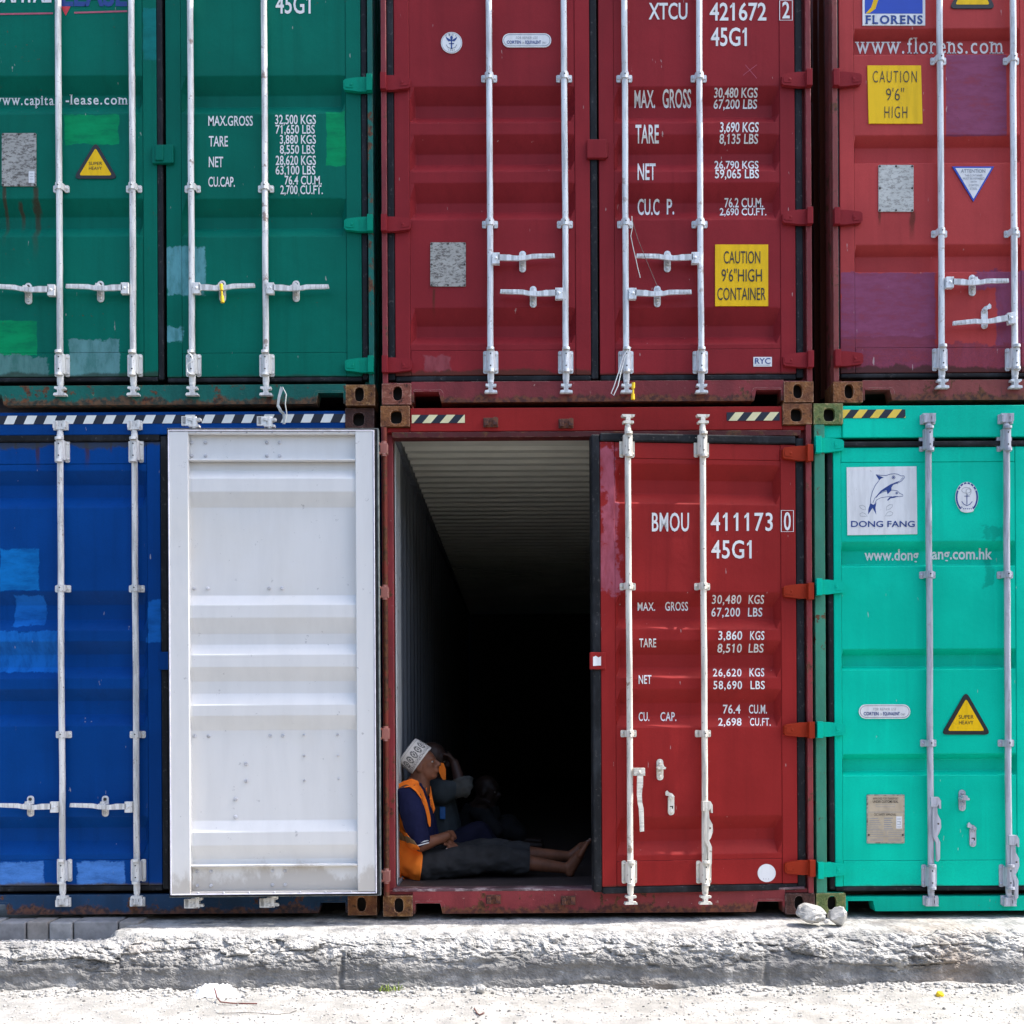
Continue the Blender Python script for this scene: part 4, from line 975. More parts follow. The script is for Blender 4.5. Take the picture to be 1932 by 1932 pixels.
def ring(u0, u1, v0, v1, t, y0, y1, m):
    mb.box(wx(u0), wx(u0+t), y0, y1, wz(v1), wz(v0), m); mb.box(wx(u1-t), wx(u1), y0, y1, wz(v1), wz(v0), m)
    mb.box(wx(u0+t), wx(u1-t), y0, y1, wz(v0), wz(v0+t), m); mb.box(wx(u0+t), wx(u1-t), y0, y1, wz(v1-t), wz(v1), m)
ring(319, 708.5, 811, 1687.5, 2.4, .05, YIN+.004, 0); ring(317, 712, 808, 1690.5, 2.6, .045, YIN+.001, 1); ring(316, 716, 806.5, 1692.5, 3.2, .05, YIN-.012, 2)
build(mb, 'gasket', [plain('pale_seal_lip', (.62, .61, .68), .4), M['rubber'], plain('grey_green_seal', (.13, .15, .15), .5, .4)], wd, bev=.004)
D_ = Cont(); D_.o = wd
for u in (370, 512):
    x = wx(u, YR); zt, zb_ = wz(790, YR), wz(1709, YR); mb = MB(); mb.tube([(x, YR, zb_+.06), (x, YR, zt-.06)], .017, 14); build(mb, 'lock_rod', M['rod_white'], wd)
    for z, f in ((zt, True), (zb_, False)):
        o = put('rod_cam', gear('cam', 'rod_white'), wd, (x, YR, z), bev=.002); o.scale = (1, 1, -1 if f else 1)
        o = put('rod_cam', gear('keeper', 'rod_white'), wd, (x+.03, YR, z + (-.016 if f else .018)), bev=.002)
    for v in (852, 1111, 1386, 1642): put('rod_guide', gear('guide', 'rod_white'), wd, (x, YS, wz(v, YR)))

# ================= lower right, teal
TEAL = (0.0, 0.55, 0.375)
t_frame = worn('weathered_teal_post', (0.045, 0.25, 0.16), 0.2, 6, (0.40, 0.42, 0.2))
t_paint = paint('teal_paint', TEAL, rust=0.05, seed=14.0, dirt=.22, rough=.42)
H = container('teal shipping container at the lower right with dolphin logo', 1539, 2350, 1250, 0.0, 0.0, t_paint, t_frame,
              ('cast_green', 'cast_brown', 'cast_green', 'cast_brown'), 1691, 823, post=.058)
close_box(H, t_paint)
for c in H.root.children:
    if c.name.startswith('sill'): c.data.materials[0] = paint('teal_sill_paint', sc(TEAL, .72), rust=.35, seed=15)
tl = door_mat('teal_left_door_paint', TEAL, H, 'L', seed=14.4, rust=0.03, gr=[(1760, 1673, 6, (.05, .12, .09), True)], dirt=.22, rough=.42,
     uvp=[(1860, 1874, 1040, 1110, sc(TEAL, .62), .05), (1852, 1892, 990, 1016, sc(TEAL, .66), .06)])
tribs = [[1021, 1037, 1063, 1068], [1224, 1235, 1257, 1263], [1422, 1433, 1455, 1463]]
DL = Door(H, 'L', 1574, 1940, 843, 1672, (1589, 1917), (872, 1623), tribs, tl, gw=.034, taper=.010)
DR = Door(H, 'R', 2320, 1952, 843, 1672, (1985, 2290), (872, 1623), tribs, t_paint, gw=.034, taper=.010, gask=('h', 't', 'b', 'f'))
for u in (1754, 1901): rod(DL, u, 781, 1709, (1085, 1402), (831, 1652), 'rod_zinc', keep=(2.800, 0.075))
tl_h = paint('teal_hinge_paint', sc(TEAL, .80), rust=.15, seed=16); hinge(DL, (843, 1111, 1380, 1645), tl_h)
gput('handle', 'folded_handle', 'rod_zinc', DL, DL.P(1757, 1510, YR).x + .006, DL.P(1757, 1510, YR).z, YR); gput('handle', 'folded_handle', 'rod_zinc', DL, DL.P(1904, 1580, YR).x + .006, DL.P(1904, 1582, YR).z, YR)
gput('handle_catch', 'catch', 'rod_zinc', DL, DL.P(1815, 1510, YS).x, DL.P(1815, 1510, YS).z); gput('handle_catch', 'catch_hook', 'rod_zinc', DL, DL.P(1835, 1580, YS).x, DL.P(1835, 1577, YS).z)
DL.text('www.dong', 1631, 1733, 1037, 1057, bold=.02); DL.text('ang.com.hk', 1758, 1872, 1035, 1055, bold=.02); DL.finish()
tape(H, [(1589, 1708, 772.5, 789, .097, .038, [2, None], .0062)])
# logo sign with two dolphins
s = DL.sticker('logo_sign', 'white square sign with two leaping dolphins and Dong Fang lettering'); s.base([(1598.5, 1010), (1730, 1008), (1728.5, 880), (1597, 882)], WHITE)
Q = lambda pts: [(1509+.2578*a, 755+.2578*b) for a, b in pts]
s.line(Q([(760, 556), (738, 556), (715, 544), (690, 540), (660, 543), (630, 553), (600, 553), (553, 547)]), .9, BLUE)
s.line(Q([(578, 588), (550, 625), (528, 672), (516, 720), (514, 760), (520, 765)]), .9, BLUE); s.line(Q([(760, 556), (762, 570), (745, 590), (715, 610), (690, 612)]), .9, BLUE); s.line(Q([(735, 585), (752, 568)]), .7, BLUE)
s.flat(Q([(553, 547), (580, 556), (612, 568), (594, 574), (578, 588), (568, 570)]), BLUE)
s.flat(Q([(738, 588), (705, 612), (680, 622), (668, 640), (668, 662), (640, 690), (632, 660), (600, 672), (570, 700), (553, 722), (562, 698), (590, 664), (625, 640), (660, 618), (690, 606)]), BLUE)
s.line(Q([(532, 752), (548, 715), (575, 690), (612, 672), (640, 664), (680, 660), (712, 666), (728, 684), (752, 694), (752, 704), (725, 708), (690, 710)]), .8, BLUE)
s.line(Q([(548, 752), (562, 730), (590, 716), (640, 708), (670, 706)]), .8, BLUE); s.flat(Q([(690, 704), (722, 704), (690, 716), (662, 720), (642, 738), (636, 732), (655, 712)]), BLUE)
s.flat(Q([(514, 755), (536, 768), (558, 748), (551, 790), (557, 838), (530, 790), (497, 838), (500, 795)]), BLUE)
for a, b, r in ((683, 567, 11), (706, 682, 7)): s.line([(1509+.2578*a+.2578*r*math.cos(i*.524), 755+.2578*b+.2578*r*math.sin(i*.524)) for i in range(12)], .8, BLUE, 3, True); s.flat(ell(1509+.2578*a, 755+.2578*b, .2578*r*.5, .2578*r*.5, 10), BLUE, 3)
for pts in ([(433, 775), (455, 770), (475, 780), (480, 806), (455, 800), (440, 790)], [(440, 850), (438, 832), (455, 824), (475, 832), (492, 852), (465, 852)], [(630, 808), (634, 780), (655, 766), (677, 768), (672, 785), (655, 798)], [(622, 848), (640, 822), (660, 816), (678, 826), (672, 842), (655, 848)]): s.line(Q(pts), .7, GREY, 2, True)
s.text('DONG FANG', 1605, 1725, 983.5, 994.5, BLUE, bold=.012); s.done()
s = DL.sticker('oval_emblem', 'oval blue and white emblem with an anchor'); cx, cy = 1823.5, 938.5
s.base(ell(cx, cy, 21.5, 29), WHITE); s.line(ell(cx, cy, 19.4, 26.9), 3.0, BLUE, 1, True); s.flat(ell(cx, cy+24, 13, 5), WHITE, 2)
for k in range(7): a = R(-150+k*20); s.flat(ell(cx+19.3*math.cos(a), cy+26.8*math.sin(a), 1.5, 1.5, 6), WHITE, 2)
s.line([(cx, cy-6), (cx, cy+14)], 1.3, BLUE); s.line([(cx-10, cy+8), (cx-6, cy+13), (cx, cy+16), (cx+6, cy+13), (cx+10, cy+8)], 1.3, BLUE); s.line([(cx-5, cy-2), (cx+5, cy-2)], 1.1, BLUE)
s.line(ell(cx-1, cy-13, 9, 5.5, 14), .7, GREY, 2, True); s.line(ell(cx+3, cy-10, 5, 6, 14), .6, GREY, 2, True)
for k in range(9): s.line([(cx-14+k*3.5, cy+21+(0 if 1 < k < 7 else -3)), (cx-12.4+k*3.5, cy+22.5+(0 if 1 < k < 7 else -3))], 1.4, BLUE, 3)
s.done()
repair_sticker(DL, 1620, 1717, 1329, 1356)
super_heavy(DL, (1822, 1304), (1775, 1386), (1869, 1386))
s = DL.sticker('data_plate', 'beige approval plate covered in small print'); s.base(rrect(1635, 1706, 1499, 1591, 2), PLG); s.flat(rect(1637, 1704, 1501, 1589), PLB, 1)
s.text('APPROVED FOR TRANSPORT', 1646, 1694, 1504.5, 1508.5, BLACK, spacing=1.1); s.text('UNDER CUSTOMS SEAL', 1646, 1694, 1510, 1514.5, BLACK, bold=.01)
s.line(rrect(1652, 1688, 1517, 1522, 2), .6, GREY, 2, True); s.line([(1637, 1532), (1704, 1532)], .7, GREY); s.text('CSC SAFETY APPROVAL', 1648, 1690, 1534.5, 1539, BLACK)
for k in range(6): s.line([(1640, 1544+k*4), (1656+(k*37 % 7), 1544+k*4)], 1.0, GREY); s.line([(1667, 1543.5+k*4), (1684-(k*23 % 5), 1543.5+k*4)], 1.4, GREY)
s.flat(rect(1690, 1701, 1540, 1563), WHITE, 2)
for k in range(4): s.line([(1692, 1545+k*5), (1699, 1545+k*5)], 1.0, GREY, 3)
s.line([(1637, 1566), (1704, 1566)], .7, GREY); s.line([(1671, 1566), (1671, 1578)], .7, GREY); s.line([(1637, 1578), (1704, 1578)], .7, GREY)
for v in (1570, 1574, 1583, 1586): s.line([(1641, v), (1666, v)], .9, GREY); s.line([(1675, v), (1700, v)], .9, GREY)
s.bolt(1638.5, 1575); s.bolt(1702.5, 1575); s.done()

# ------------------------------------------------------------------ ground, kerb, gravel
def fbm(p, o=5, h=.85, l=2.1): return noise.fractal(Vector(p), h, l, o)
GZ = -0.300
def sm(a, b, x):
    t = max(0, min(1, (x-a)/(b-a))); return t*t*(3-2*t)
XB = at(200, 1760, -.3).x      # the kerb is broken down to the left of here
def conc_mat():
    t = NT('broken_limestone_concrete'); a = t.noise(9, 9, .72); b = t.noise(2.2, 4, .6); f = t.noise(60, 6, .7)
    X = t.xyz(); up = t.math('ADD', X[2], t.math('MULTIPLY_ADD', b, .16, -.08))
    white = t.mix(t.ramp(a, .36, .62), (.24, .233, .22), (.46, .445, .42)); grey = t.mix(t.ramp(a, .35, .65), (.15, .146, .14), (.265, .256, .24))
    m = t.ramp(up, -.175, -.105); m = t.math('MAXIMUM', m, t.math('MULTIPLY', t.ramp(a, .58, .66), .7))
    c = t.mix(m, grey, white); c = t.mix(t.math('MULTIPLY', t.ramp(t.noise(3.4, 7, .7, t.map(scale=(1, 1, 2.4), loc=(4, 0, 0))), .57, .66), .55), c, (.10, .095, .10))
    c = t.mix(t.ramp(f, .60, .68, 0, .45), c, (.12, .11, .105)); c = t.mix(t.math('MULTIPLY', t.ramp(t.noise(1.4, 3, .5, t.map(loc=(8, 2, 0))), .55, .68), .3), c, (.30, .20, .12))
    t.bump(t.math('ADD', a, t.math('MULTIPLY', f, .35)), .7, .012); return t.done(c, .85, 0, .2)
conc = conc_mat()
mb = MB(); x0, x1, nx = -5.2, 5.2, 1500
full = [(.35, -.026), (.05, -.024), (-.12, -.024), (-.22, -.028), (-.30, -.034), (-.35, -.042), (-.39, -.056), (-.425, -.078), (-.455, -.105), (-.478, -.135), (-.490, -.165), (-.495, -.215), (-.502, -.30), (-.52, -.37)]
low  = [(.35, -.10), (-.02, -.108), (-.10, -.108), (-.18, -.112), (-.24, -.098), (-.30, -.074), (-.36, -.066), (-.41, -.078), (-.445, -.105), (-.472, -.135), (-.488, -.165), (-.495, -.215), (-.502, -.30), (-.52, -.37)]
def resample(pr, n):
    L = [0]
    for i in range(1, len(pr)): L.append(L[-1] + math.hypot(pr[i][0]-pr[i-1][0], pr[i][1]-pr[i-1][1]))
    out = []
    for k in range(n):
        s_ = L[-1]*(1-(1-k/(n-1))**1.0); i = 1
        while i < len(L)-1 and L[i] < s_: i += 1
        f = (s_-L[i-1])/(L[i]-L[i-1]); out.append((pr[i-1][0]+(pr[i][0]-pr[i-1][0])*f, pr[i-1][1]+(pr[i][1]-pr[i-1][1])*f))
    return out
# the same stations on both profiles
stations = []
for i in range(len(full)-1):
    k = (3, 3, 3, 4, 5, 6, 6, 7, 8, 8, 10, 14, 4)[i]
    for j in range(k): stations.append((i, j/k))
stations.append((len(full)-2, 1.0))
def prof_pt(pr, st): i, f = st; a, b = pr[i], pr[i+1]; return a[0]+(b[0]-a[0])*f, a[1]+(b[1]-a[1])*f
seams = [at(645, 1830, -.47).x, at(1445, 1830, -.47).x, at(1935, 1830, -.47).x]
vs = []
for ix in range(nx+1):
    X = x0 + (x1-x0)*ix/nx
    wob = .045*fbm((X*2.3, 0, 3), 4)
    for st in stations:
        a, b = prof_pt(full, st), prof_pt(low, st)
        w = sm(XB-.10, XB+.05, X + .10*fbm((X*3, a[0]*6, 1), 3) - .12*sm(-.2, -.46, a[0]))
        y, z = b[0]+(a[0]-b[0])*w, b[1]+(a[1]-b[1])*w
        front = sm(-.25, -.40, y); depth = -z
        band = sm(.21, .11, depth + .05*fbm((X*1.7, 2, 5), 3))          # rough fresh break above, smoother cast face below
        rough = front*(.14 + .86*band)
        d1 = fbm((X*4.5, y*5, z*7), 4, .8); d2 = fbm((X*24, y*24, z*34), 6, .5)
        dd_, pp_ = noise.voronoi(Vector((X*4.2 + .6*d1, y*5, z*13 + .25*fbm((X*2, 5, 0), 3)))); slab = noise.noise(pp_[0]*2.7); e1 = dd_[1]-dd_[0]
        d3, p3 = noise.voronoi(Vector((X*17 + d1, y*17, z*34))); slab2 = noise.noise(p3[0]*3.3); vein = max(0, 1-abs(noise.noise(Vector((X*3.1 + z*5, z*6, 2))) )*9)
        disp = rough*(.016*d1 + .010*d2 + .040*slab + .014*slab2 - .014*vein - .012*max(0, .08-e1)*12) + (1-front)*(.003*d2+.005*d1) + .0030*d2*front
        # undercut ledges
        led = math.sin((z*62 + 2.2*fbm((X*1.3, 0, 9), 4)))*.006*front*sm(.08, .14, depth)*(.4+.6*(fbm((X*.8, 4, 4), 2)+.5))
        disp += led
        bite = max(0, fbm((X*1.6, y*1.2, z*2.6+7), 4) - .18)*.13*front*band; disp -= bite
        for sx in seams:
            dd = abs(X-sx-.012*fbm((z*14, sx, 0), 3))
            if dd < .02 and depth > .10: disp -= .022*(1-dd/.02)*front*(1 if sx != seams[1] else .6)
        # mostly outward: towards the camera on the face, up on the top
        vs.append((X + .3*disp*fbm((X*7, z*9, 2), 2), y - disp*(.25+.75*front) + wob*front*.5, z + disp*(1-.75*front) - .012*max(0, fbm((X*1.9, 8, 1), 3))*front*sm(.2, .05, depth)))
n = len(stations)
mb.add(vs, [(i*n+j, i*n+j+1, (i+1)*n+j+1, (i+1)*n+j) for i in range(nx) for j in range(n-1)], 0, False)
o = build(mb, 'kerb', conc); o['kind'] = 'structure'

def grav_mat(name, dark=1.0):
    t = NT(name); v = t.N.new('ShaderNodeTexVoronoi'); v.inputs['Scale'].default_value = 85; t.L.new(t.obj, v.inputs['Vector'])
    n = t.noise(6, 6, .65); f = t.noise(120, 4, .7); c = t.mix(t.ramp(n, .35, .65), sc((.30, .288, .265), dark), sc((.42, .402, .375), dark))
    c = t.mix(t.ramp(f, .60, .70, 0, .6), c, (.16, .15, .135)); c = t.mix(t.ramp(t.noise(22, 6, .75), .62, .69, 0, .7), c, (.20, .18, .15))
    t.bump(t.math('ADD', t.math('MULTIPLY', v.outputs[0], .6), f), .6, .01); return t.done(c, .9, 0, .15)
gm = grav_mat('white_coral_gravel')
mb = MB(); nx, ny = 420, 170; X0, X1, Y0, Y1 = -4.6, 4.6, -2.6, -.44
vs = []
for iy in range(ny+1):
    Y = Y0+(Y1-Y0)*iy/ny
    for ix in range(nx+1):
        X = X0+(X1-X0)*ix/nx; e = sm(-4.6, -4.2, X)*sm(4.6, 4.2, X)*sm(-2.6, -2.3, Y)
        z = .018*fbm((X*1.3, Y*1.3, 0), 3) + .008*fbm((X*9, Y*9, 2), 4) + .022*sm(-.66, -.50, Y)*(.5+fbm((X*2.1, 1, 6), 4))
        vs.append((X, Y, GZ + .006 + z*e))
mb.add(vs, [(i*(nx+1)+j, i*(nx+1)+j+1, (i+1)*(nx+1)+j+1, (i+1)*(nx+1)+j) for i in range(ny) for j in range(nx)], 0, True)
o = build(mb, 'gravel_road', gm); o['kind'] = 'structure'
mb = MB(); mb.add([(-90, -90, GZ-.02), (90, -90, GZ-.02), (90, 90, GZ-.02), (-90, 90, GZ-.02)], [(0, 1, 2, 3)]); o = build(mb, 'ground', grav_mat('dusty_road', .22)); o['kind'] = 'structure'
mb = MB(); mb.add([(-60, .3, -.045), (60, .3, -.045), (60, 60, -.045), (-60, 60, -.045)], [(0, 1, 2, 3)]); o = build(mb, 'yard_ground', grav_mat('dusty_yard_ground', .6)); o['kind'] = 'structure'

# unseen dark bank added behind the camera to block the bright low sky
mb = MB(); nx_ = 90; prof_b = [(-15, -.3), (-17, 2.6), (-19, 5.6), (-22, 7.6), (-27, 8.2), (-40, 7.0), (-70, 3.0)]; vs = []
for i in range(nx_+1):
    X = -80 + 160*i/nx_
    for y, z in prof_b: k = noise.noise(Vector((X*.12, y*.2, 0))); vs.append((X, y + 1.2*k, z*(1+.18*noise.noise(Vector((X*.07, y*.1, 4))))))
n_ = len(prof_b); mb.add(vs, [(i*n_+j, i*n_+j+1, (i+1)*n_+j+1, (i+1)*n_+j) for i in range(nx_) for j in range(n_-1)], 0, True)
o = build(mb, 'sky_blocking_bank', plain('dark_added_bank', (.07, .065, .04), .9, .4, 1.2)); o['kind'] = 'structure'

def stone(mb, c, r, seed, sub=1, sq=(1, .9, .7), mat=0, rough=.35, smooth=False):
    bm = bmesh.new(); bmesh.ops.create_icosphere(bm, subdivisions=sub, radius=1); rnd = random.Random(seed); off = Vector((rnd.random()*50, rnd.random()*50, rnd.random()*50))
    pl = [(Vector((rnd.gauss(0, 1), rnd.gauss(0, 1), rnd.gauss(0, 1))).normalized(), rnd.uniform(.62, .92)) for _ in range(15 if sub > 2 else 0)]
    q = Matrix.Rotation(rnd.random()*6.28, 3, 'Z') @ Matrix.Rotation(rnd.uniform(-.5, .5), 3, 'X')
    vs = []
    for v in bm.verts:
        p = v.co.normalized(); k = 1 + rough*noise.noise(p*1.3+off) + rough*.5*noise.noise(p*3.1+off)
        if sub > 2: k += .06*noise.fractal(p*7+off, .8, 2.1, 4) - .10*abs(noise.noise(p*2.2+off*2))
        p = p*k; k = 1.0
        for nn_, dd_ in pl:
            e_ = p.dot(nn_) - dd_
            if e_ > 0: p = p - nn_*e_*.92
        p = q @ Vector((p.x*sq[0]*k*r, p.y*sq[1]*k*r, p.z*sq[2]*k*r)); vs.append((c[0]+p.x, c[1]+p.y, c[2]+p.z))
    mb.add(vs, [[l.index for l in f.verts] for f in bm.faces], mat, smooth); bm.free()
rnd = random.Random(3); mb = MB()
ico = None
def fast_pebbles(mb, n, fx, fy, zf, rr):
    bm = bmesh.new(); bmesh.ops.create_icosphere(bm, subdivisions=1, radius=1); base = [v.co.copy() for v in bm.verts]; fc = [[v.index for v in f.verts] for f in bm.faces]; bm.free()
    for k in range(n):
        X, Y = fx(), fy(); r = rr(); a = rnd.random()*6.28; c_, s_ = math.cos(a), math.sin(a); sq = (rnd.uniform(.8, 1.25), rnd.uniform(.7, 1), rnd.uniform(.55, .85)); vs = []
        for p in base:
            j = 1+rnd.uniform(-.22, .22); x, y, z = p.x*sq[0]*r*j, p.y*sq[1]*r*j, p.z*sq[2]*r*j
            vs.append((X+x*c_-y*s_, Y+x*s_+y*c_, zf(X, Y)+z+r*.25))
        mb.add(vs, fc, 0 if rnd.random() < .86 else 1, False)
def gz(X, Y): return GZ + .006 + .008*fbm((X*9, Y*9, 2), 4) + .018*fbm((X*1.3, Y*1.3, 0), 3) + .022*sm(-.66, -.50, Y)*(.5+fbm((X*2.1, 1, 6), 4))
fast_pebbles(mb, 5200, lambda: rnd.uniform(-3.6, 3.6), lambda: -1.75+1.2*rnd.random()**.8, gz, lambda: .003+.006*rnd.random()**3)
fast_pebbles(mb, 2600, lambda: rnd.uniform(-3.6, 3.6), lambda: -.66+.14*rnd.random()**.7, gz, lambda: .004+.012*rnd.random()**3)
fast_pebbles(mb, 1000, lambda: rnd.uniform(-3.4, XB+.05), lambda: rnd.uniform(-.26, -.12), lambda X, Y: -.104, lambda: .005+.012*rnd.random()**2)
o = build(mb, 'gravel', [plain('pale_pebble', (.40, .385, .36), .85, .25, 60), plain('grey_pebble', (.15, .145, .135), .85, .3, 60)]); o['kind'] = 'stuff'

# paving blocks under the blue container
us = [-62, -6, 48, 91, 137, 222, 262]
pm = [plain('grey_paving_block_%s' % w, c, .85, .22, 14) for w, c in (('pale', (.27, .27, .27)), ('mid', (.22, .22, .225)), ('brown', (.24, .225, .21)))]
lab = ['grey paving block at the far left edge under the blue container', 'wide grey paving block left of the narrow pair below the blue door', 'narrow grey paving block left of the first clear joint', 'narrow pale paving block right of the first clear joint', 'longest grey paving block in the row under the blue container', 'last paving block half buried in the broken kerb end']
for i in range(6):
    a, b = at(us[i], 1748, -.075), at(us[i+1], 1748, -.075); mb = MB(); g = .004; z0, z1 = -.115, -.006 - .004*(i % 2)
    mb.box(a.x+g, b.x-g, -.075 + .004*(i % 3), .10, z0, z1)
    o = build(mb, 'paving_block', pm[i % 3], bev=.008, seg=2); tag(o, lab[i], 'paving block', 'paving blocks under the blue container')

# ------------------------------------------------------------------ small things lying or hanging about
stm = NT('white_limestone'); a_ = stm.noise(7, 8, .7); c_ = stm.mix(stm.ramp(a_, .36, .64), (.30, .29, .27), (.52, .50, .46)); c_ = stm.mix(stm.ramp(stm.noise(30, 5, .7), .6, .68, 0, .5), c_, (.2, .19, .18)); stm.bump(a_, .8, .02); stm = stm.done(c_, .85, 0, .2)
def rock(u, v, y, r, seed, sq, label):
    p = at(u, v, y); mb = MB(); stone(mb, (0, 0, 0), r, seed, 4, sq, 0, .34, False); o = build(mb, 'rock', stm, None, p); tag(o, label, 'rock', 'white rocks on the kerb')
rock(1531, 1722, -.20, .078, 21, (1.12, .9, .74), 'larger angular white rock on the kerb below the red container corner')
rock(1582, 1729, -.22, .062, 34, (1.02, .9, .86), 'rounder grey-white rock touching the larger rock on the kerb')
rock(1559, 1739, -.28, .016, 8, (1.2, .9, .7), 'tiny stone chip wedged between the two white rocks')
def twig(name, pts, r, c, label, cat, rough=.7):
    mb = MB(); mb.tube(pts, r, 8); o = build(mb, name, plain(name + '_stuff', c, rough, .3, 40)); tag(o, label, cat); return o
def gp(u, v, h=.008):
    y = -1.1
    for _ in range(6):
        p = at(u, v, y); zz = gz(p.x, y)+h; d = _ray(u, v); y = -DIST + (zz-EYE)/d.z
    p = at(u, v, y); return p
def gpts(uv, h=.008): return [gp(u, v, h) for u, v in uv]
twig('twig', [p + Vector((0, 0, dz)) for p, dz in zip(gpts([(405, 1884), (409, 1889), (416, 1892), (440, 1893), (485, 1893.5)]), (.05, .02, .004, .0, .0))], .0035, (.13, .04, .03), 'reddish bent twig on the gravel below the white door', 'twig')
twig('straw', gpts([(410, 1912), (470, 1910), (520, 1914), (548, 1911), (560, 1906)], .004), .0014, (.10, .09, .08), 'long thin dark straw lying flat on the gravel', 'straw')
twig('stick', gpts([(895, 1903), (900, 1912), (905, 1915), (913, 1911)], .006), .004, (.12, .05, .04), 'short forked brown stick on the gravel in front of the open container', 'stick')
twig('bent_wire', gpts([(1518, 1893), (1560, 1894)], .004), .0015, (.08, .07, .07), 'thin straight grey wire on the gravel at the right', 'wire') if False else None
mb = MB(); pts = gpts([(405, 1896), (402, 1886), (409, 1875), (420, 1867)], .03)
lf = gpts([(424, 1879), (432, 1876), (438, 1870), (434, 1868), (427, 1872)], .004)
mb.add([(p.x, p.y, p.z+.004+.010*(k % 2)) for k, p in enumerate(lf)], [(0, 1, 2, 3, 4)]); mb.add([(p.x, p.y, p.z+.002+.010*(k % 2)) for k, p in enumerate(lf)], [(4, 3, 2, 1, 0)])
o = build(mb, 'dry_leaf', plain('dry_leaf_brown', (.36, .17, .10), .7, .3)); tag(o, 'curled dry brown leaf above the bent twig', 'leaf')
# white rag
mb = MB(); c = gp(405, 1876, 0); nx_, ny_ = 46, 22; vs = []
for j in range(ny_+1):
    for i in range(nx_+1):
        a, b = i/nx_*2-1, j/ny_*2-1; e = max(0, 1-(abs(a)**2.4+abs(b)**2.4))
        ed = 1 + .22*noise.noise(Vector((a*2, b*2, 4)))
        vs.append((c.x+a*.105*ed, c.y+.02+b*.075*ed, c.z-.004 + e**.5*(.042+.034*fbm((a*2.2, b*2.2, 1), 4)) + .006*fbm((a*7, b*7, 3), 3)))
mb.add(vs, [(j*(nx_+1)+i, j*(nx_+1)+i+1, (j+1)*(nx_+1)+i+1, (j+1)*(nx_+1)+i) for j in range(ny_) for i in range(nx_)], 0, True)
o = build(mb, 'rag', plain('white_crumpled_rag', (.70, .70, .70), .8, .04)); tag(o, 'crumpled white rag lying on the gravel against the kerb', 'rag')
# yellow cap
p = gp(1771, 1879, 0); mb = MB(); mb.tube([(0, 0, 0), (0, 0, .004), (0, 0, .022), (0, 0, .026)], [.0165, .019, .019, .015], 16); mb.tube([(0, 0, .026), (0, 0, .029)], [.009, .008], 12)
o = build(mb, 'bottle_cap', M['yellow_plastic'], None, (p.x, p.y, p.z-.004)); o.rotation_euler = (R(25), R(20), 0); tag(o, 'small yellow plastic cap on the gravel near the kerb', 'bottle cap')
p = gp(906, 1873, 0); mb = MB(); stone(mb, (0, 0, .02), .032, 5, 3, (1, .9, .8), 0, .3); o = build(mb, 'stone', stm, None, p); tag(o, 'pale fist-sized stone lying at the foot of the kerb', 'stone')
# weeds
mb = MB(); c = gp(738, 1871, 0); r2 = random.Random(5)
for k in range(46):
    a = r2.random()*6.28; x, y = c.x + r2.uniform(-.06, .06), c.y + r2.uniform(-.02, .03); L = r2.uniform(.02, .05); b = r2.uniform(.01, .035); w = .0022
    q = Vector((math.cos(a)*b, math.sin(a)*b, L)); s_ = Vector((-math.sin(a), math.cos(a), 0))*w
    p0 = Vector((x, y, c.z-.001)); mid = p0 + q*.55 + Vector((0, 0, L*.15)); tip = p0+q
    mb.add([p0-s_, p0+s_, mid+s_*.8, mid-s_*.8, tip], [(0, 1, 2, 3), (3, 2, 4)], 0)
o = build(mb, 'weed', plain('yellow_green_weed', (.20, .27, .03), .6, .25)); tag(o, 'small yellow-green tuft of weed at the foot of the kerb', 'weed')

def hang(name, pts, r, mat, label, cat):
    mb = MB(); mb.tube(pts, r, 8); o = build(mb, name, M[mat]); tag(o, label, cat); return o
# seals and ties
def seal(name, uv, label, y=-.075):
    mb = MB(); p = [at(u, v, y) for u, v in uv]; mb.tube([p[0], (p[0]*2+p[1])/3], .010, 10); mb.tube([(p[0]*2+p[1])/3, (p[0]+p[1]*2)/3], .0055, 8); mb.tube([(p[0]+p[1]*2)/3, p[1]], [.010, .011], 10)
    o = build(mb, name, M['yellow_plastic'], bev=.002); tag(o, label, 'seal', 'yellow container seals')
seal('container_seal', [(417, 536), (420, 571)], 'yellow bolt seal through a handle of the dark green container', -.082)
seal('container_seal', [(1195, 722), (1194, 754)], 'yellow plastic seal hanging under a rod of the maroon container', -.07)
hang('zip_tie', [at(u, v, -.085) for u, v in ((1184, 661), (1176, 672), (1168, 700), (1158, 730), (1153, 742), (1158, 746), (1166, 728), (1172, 700), (1180, 672), (1187, 664), (1190, 655))], .0028, 'white_plastic', 'long white zip tie looped round the maroon container rod end', 'zip tie')
hang('twine', [at(u, v, -.07) for u, v in ((1192, 408), (1193, 430), (1190, 445), (1195, 470), (1200, 490), (1203, 505), (1208, 524))], .0022, 'clear_strip', 'frayed pale twine hanging from a maroon container rod guide', 'twine')
hang('cord', [at(u, v, -.06) for u, v in ((1193, 416), (1203, 450), (1219, 490), (1240, 540))], .0014, 'bolt_dark', 'thin dark cord slanting down to a maroon container handle', 'cord')
mb = MB(); uv = [(529, 729), (524, 748), (522, 766), (527, 777), (533, 782), (534, 796), (533, 800)]; uv2 = [(535, 732), (529, 750), (527, 764), (532, 774), (538, 780), (537, 796), (536, 800)]
a = [at(u, v, -.045 - .01*math.sin(k)) for k, (u, v) in enumerate(uv)]; b = [at(u, v, -.052) for u, v in uv2]; n = len(a)
mb.add(a+b, [(i, i+1, n+i+1, n+i) for i in range(n-1)], 0); mb.tube([at(u, v, -.05) for u, v in ((533, 730), (540, 744), (538, 762), (541, 780), (537, 800))], .0035, 6, 0)
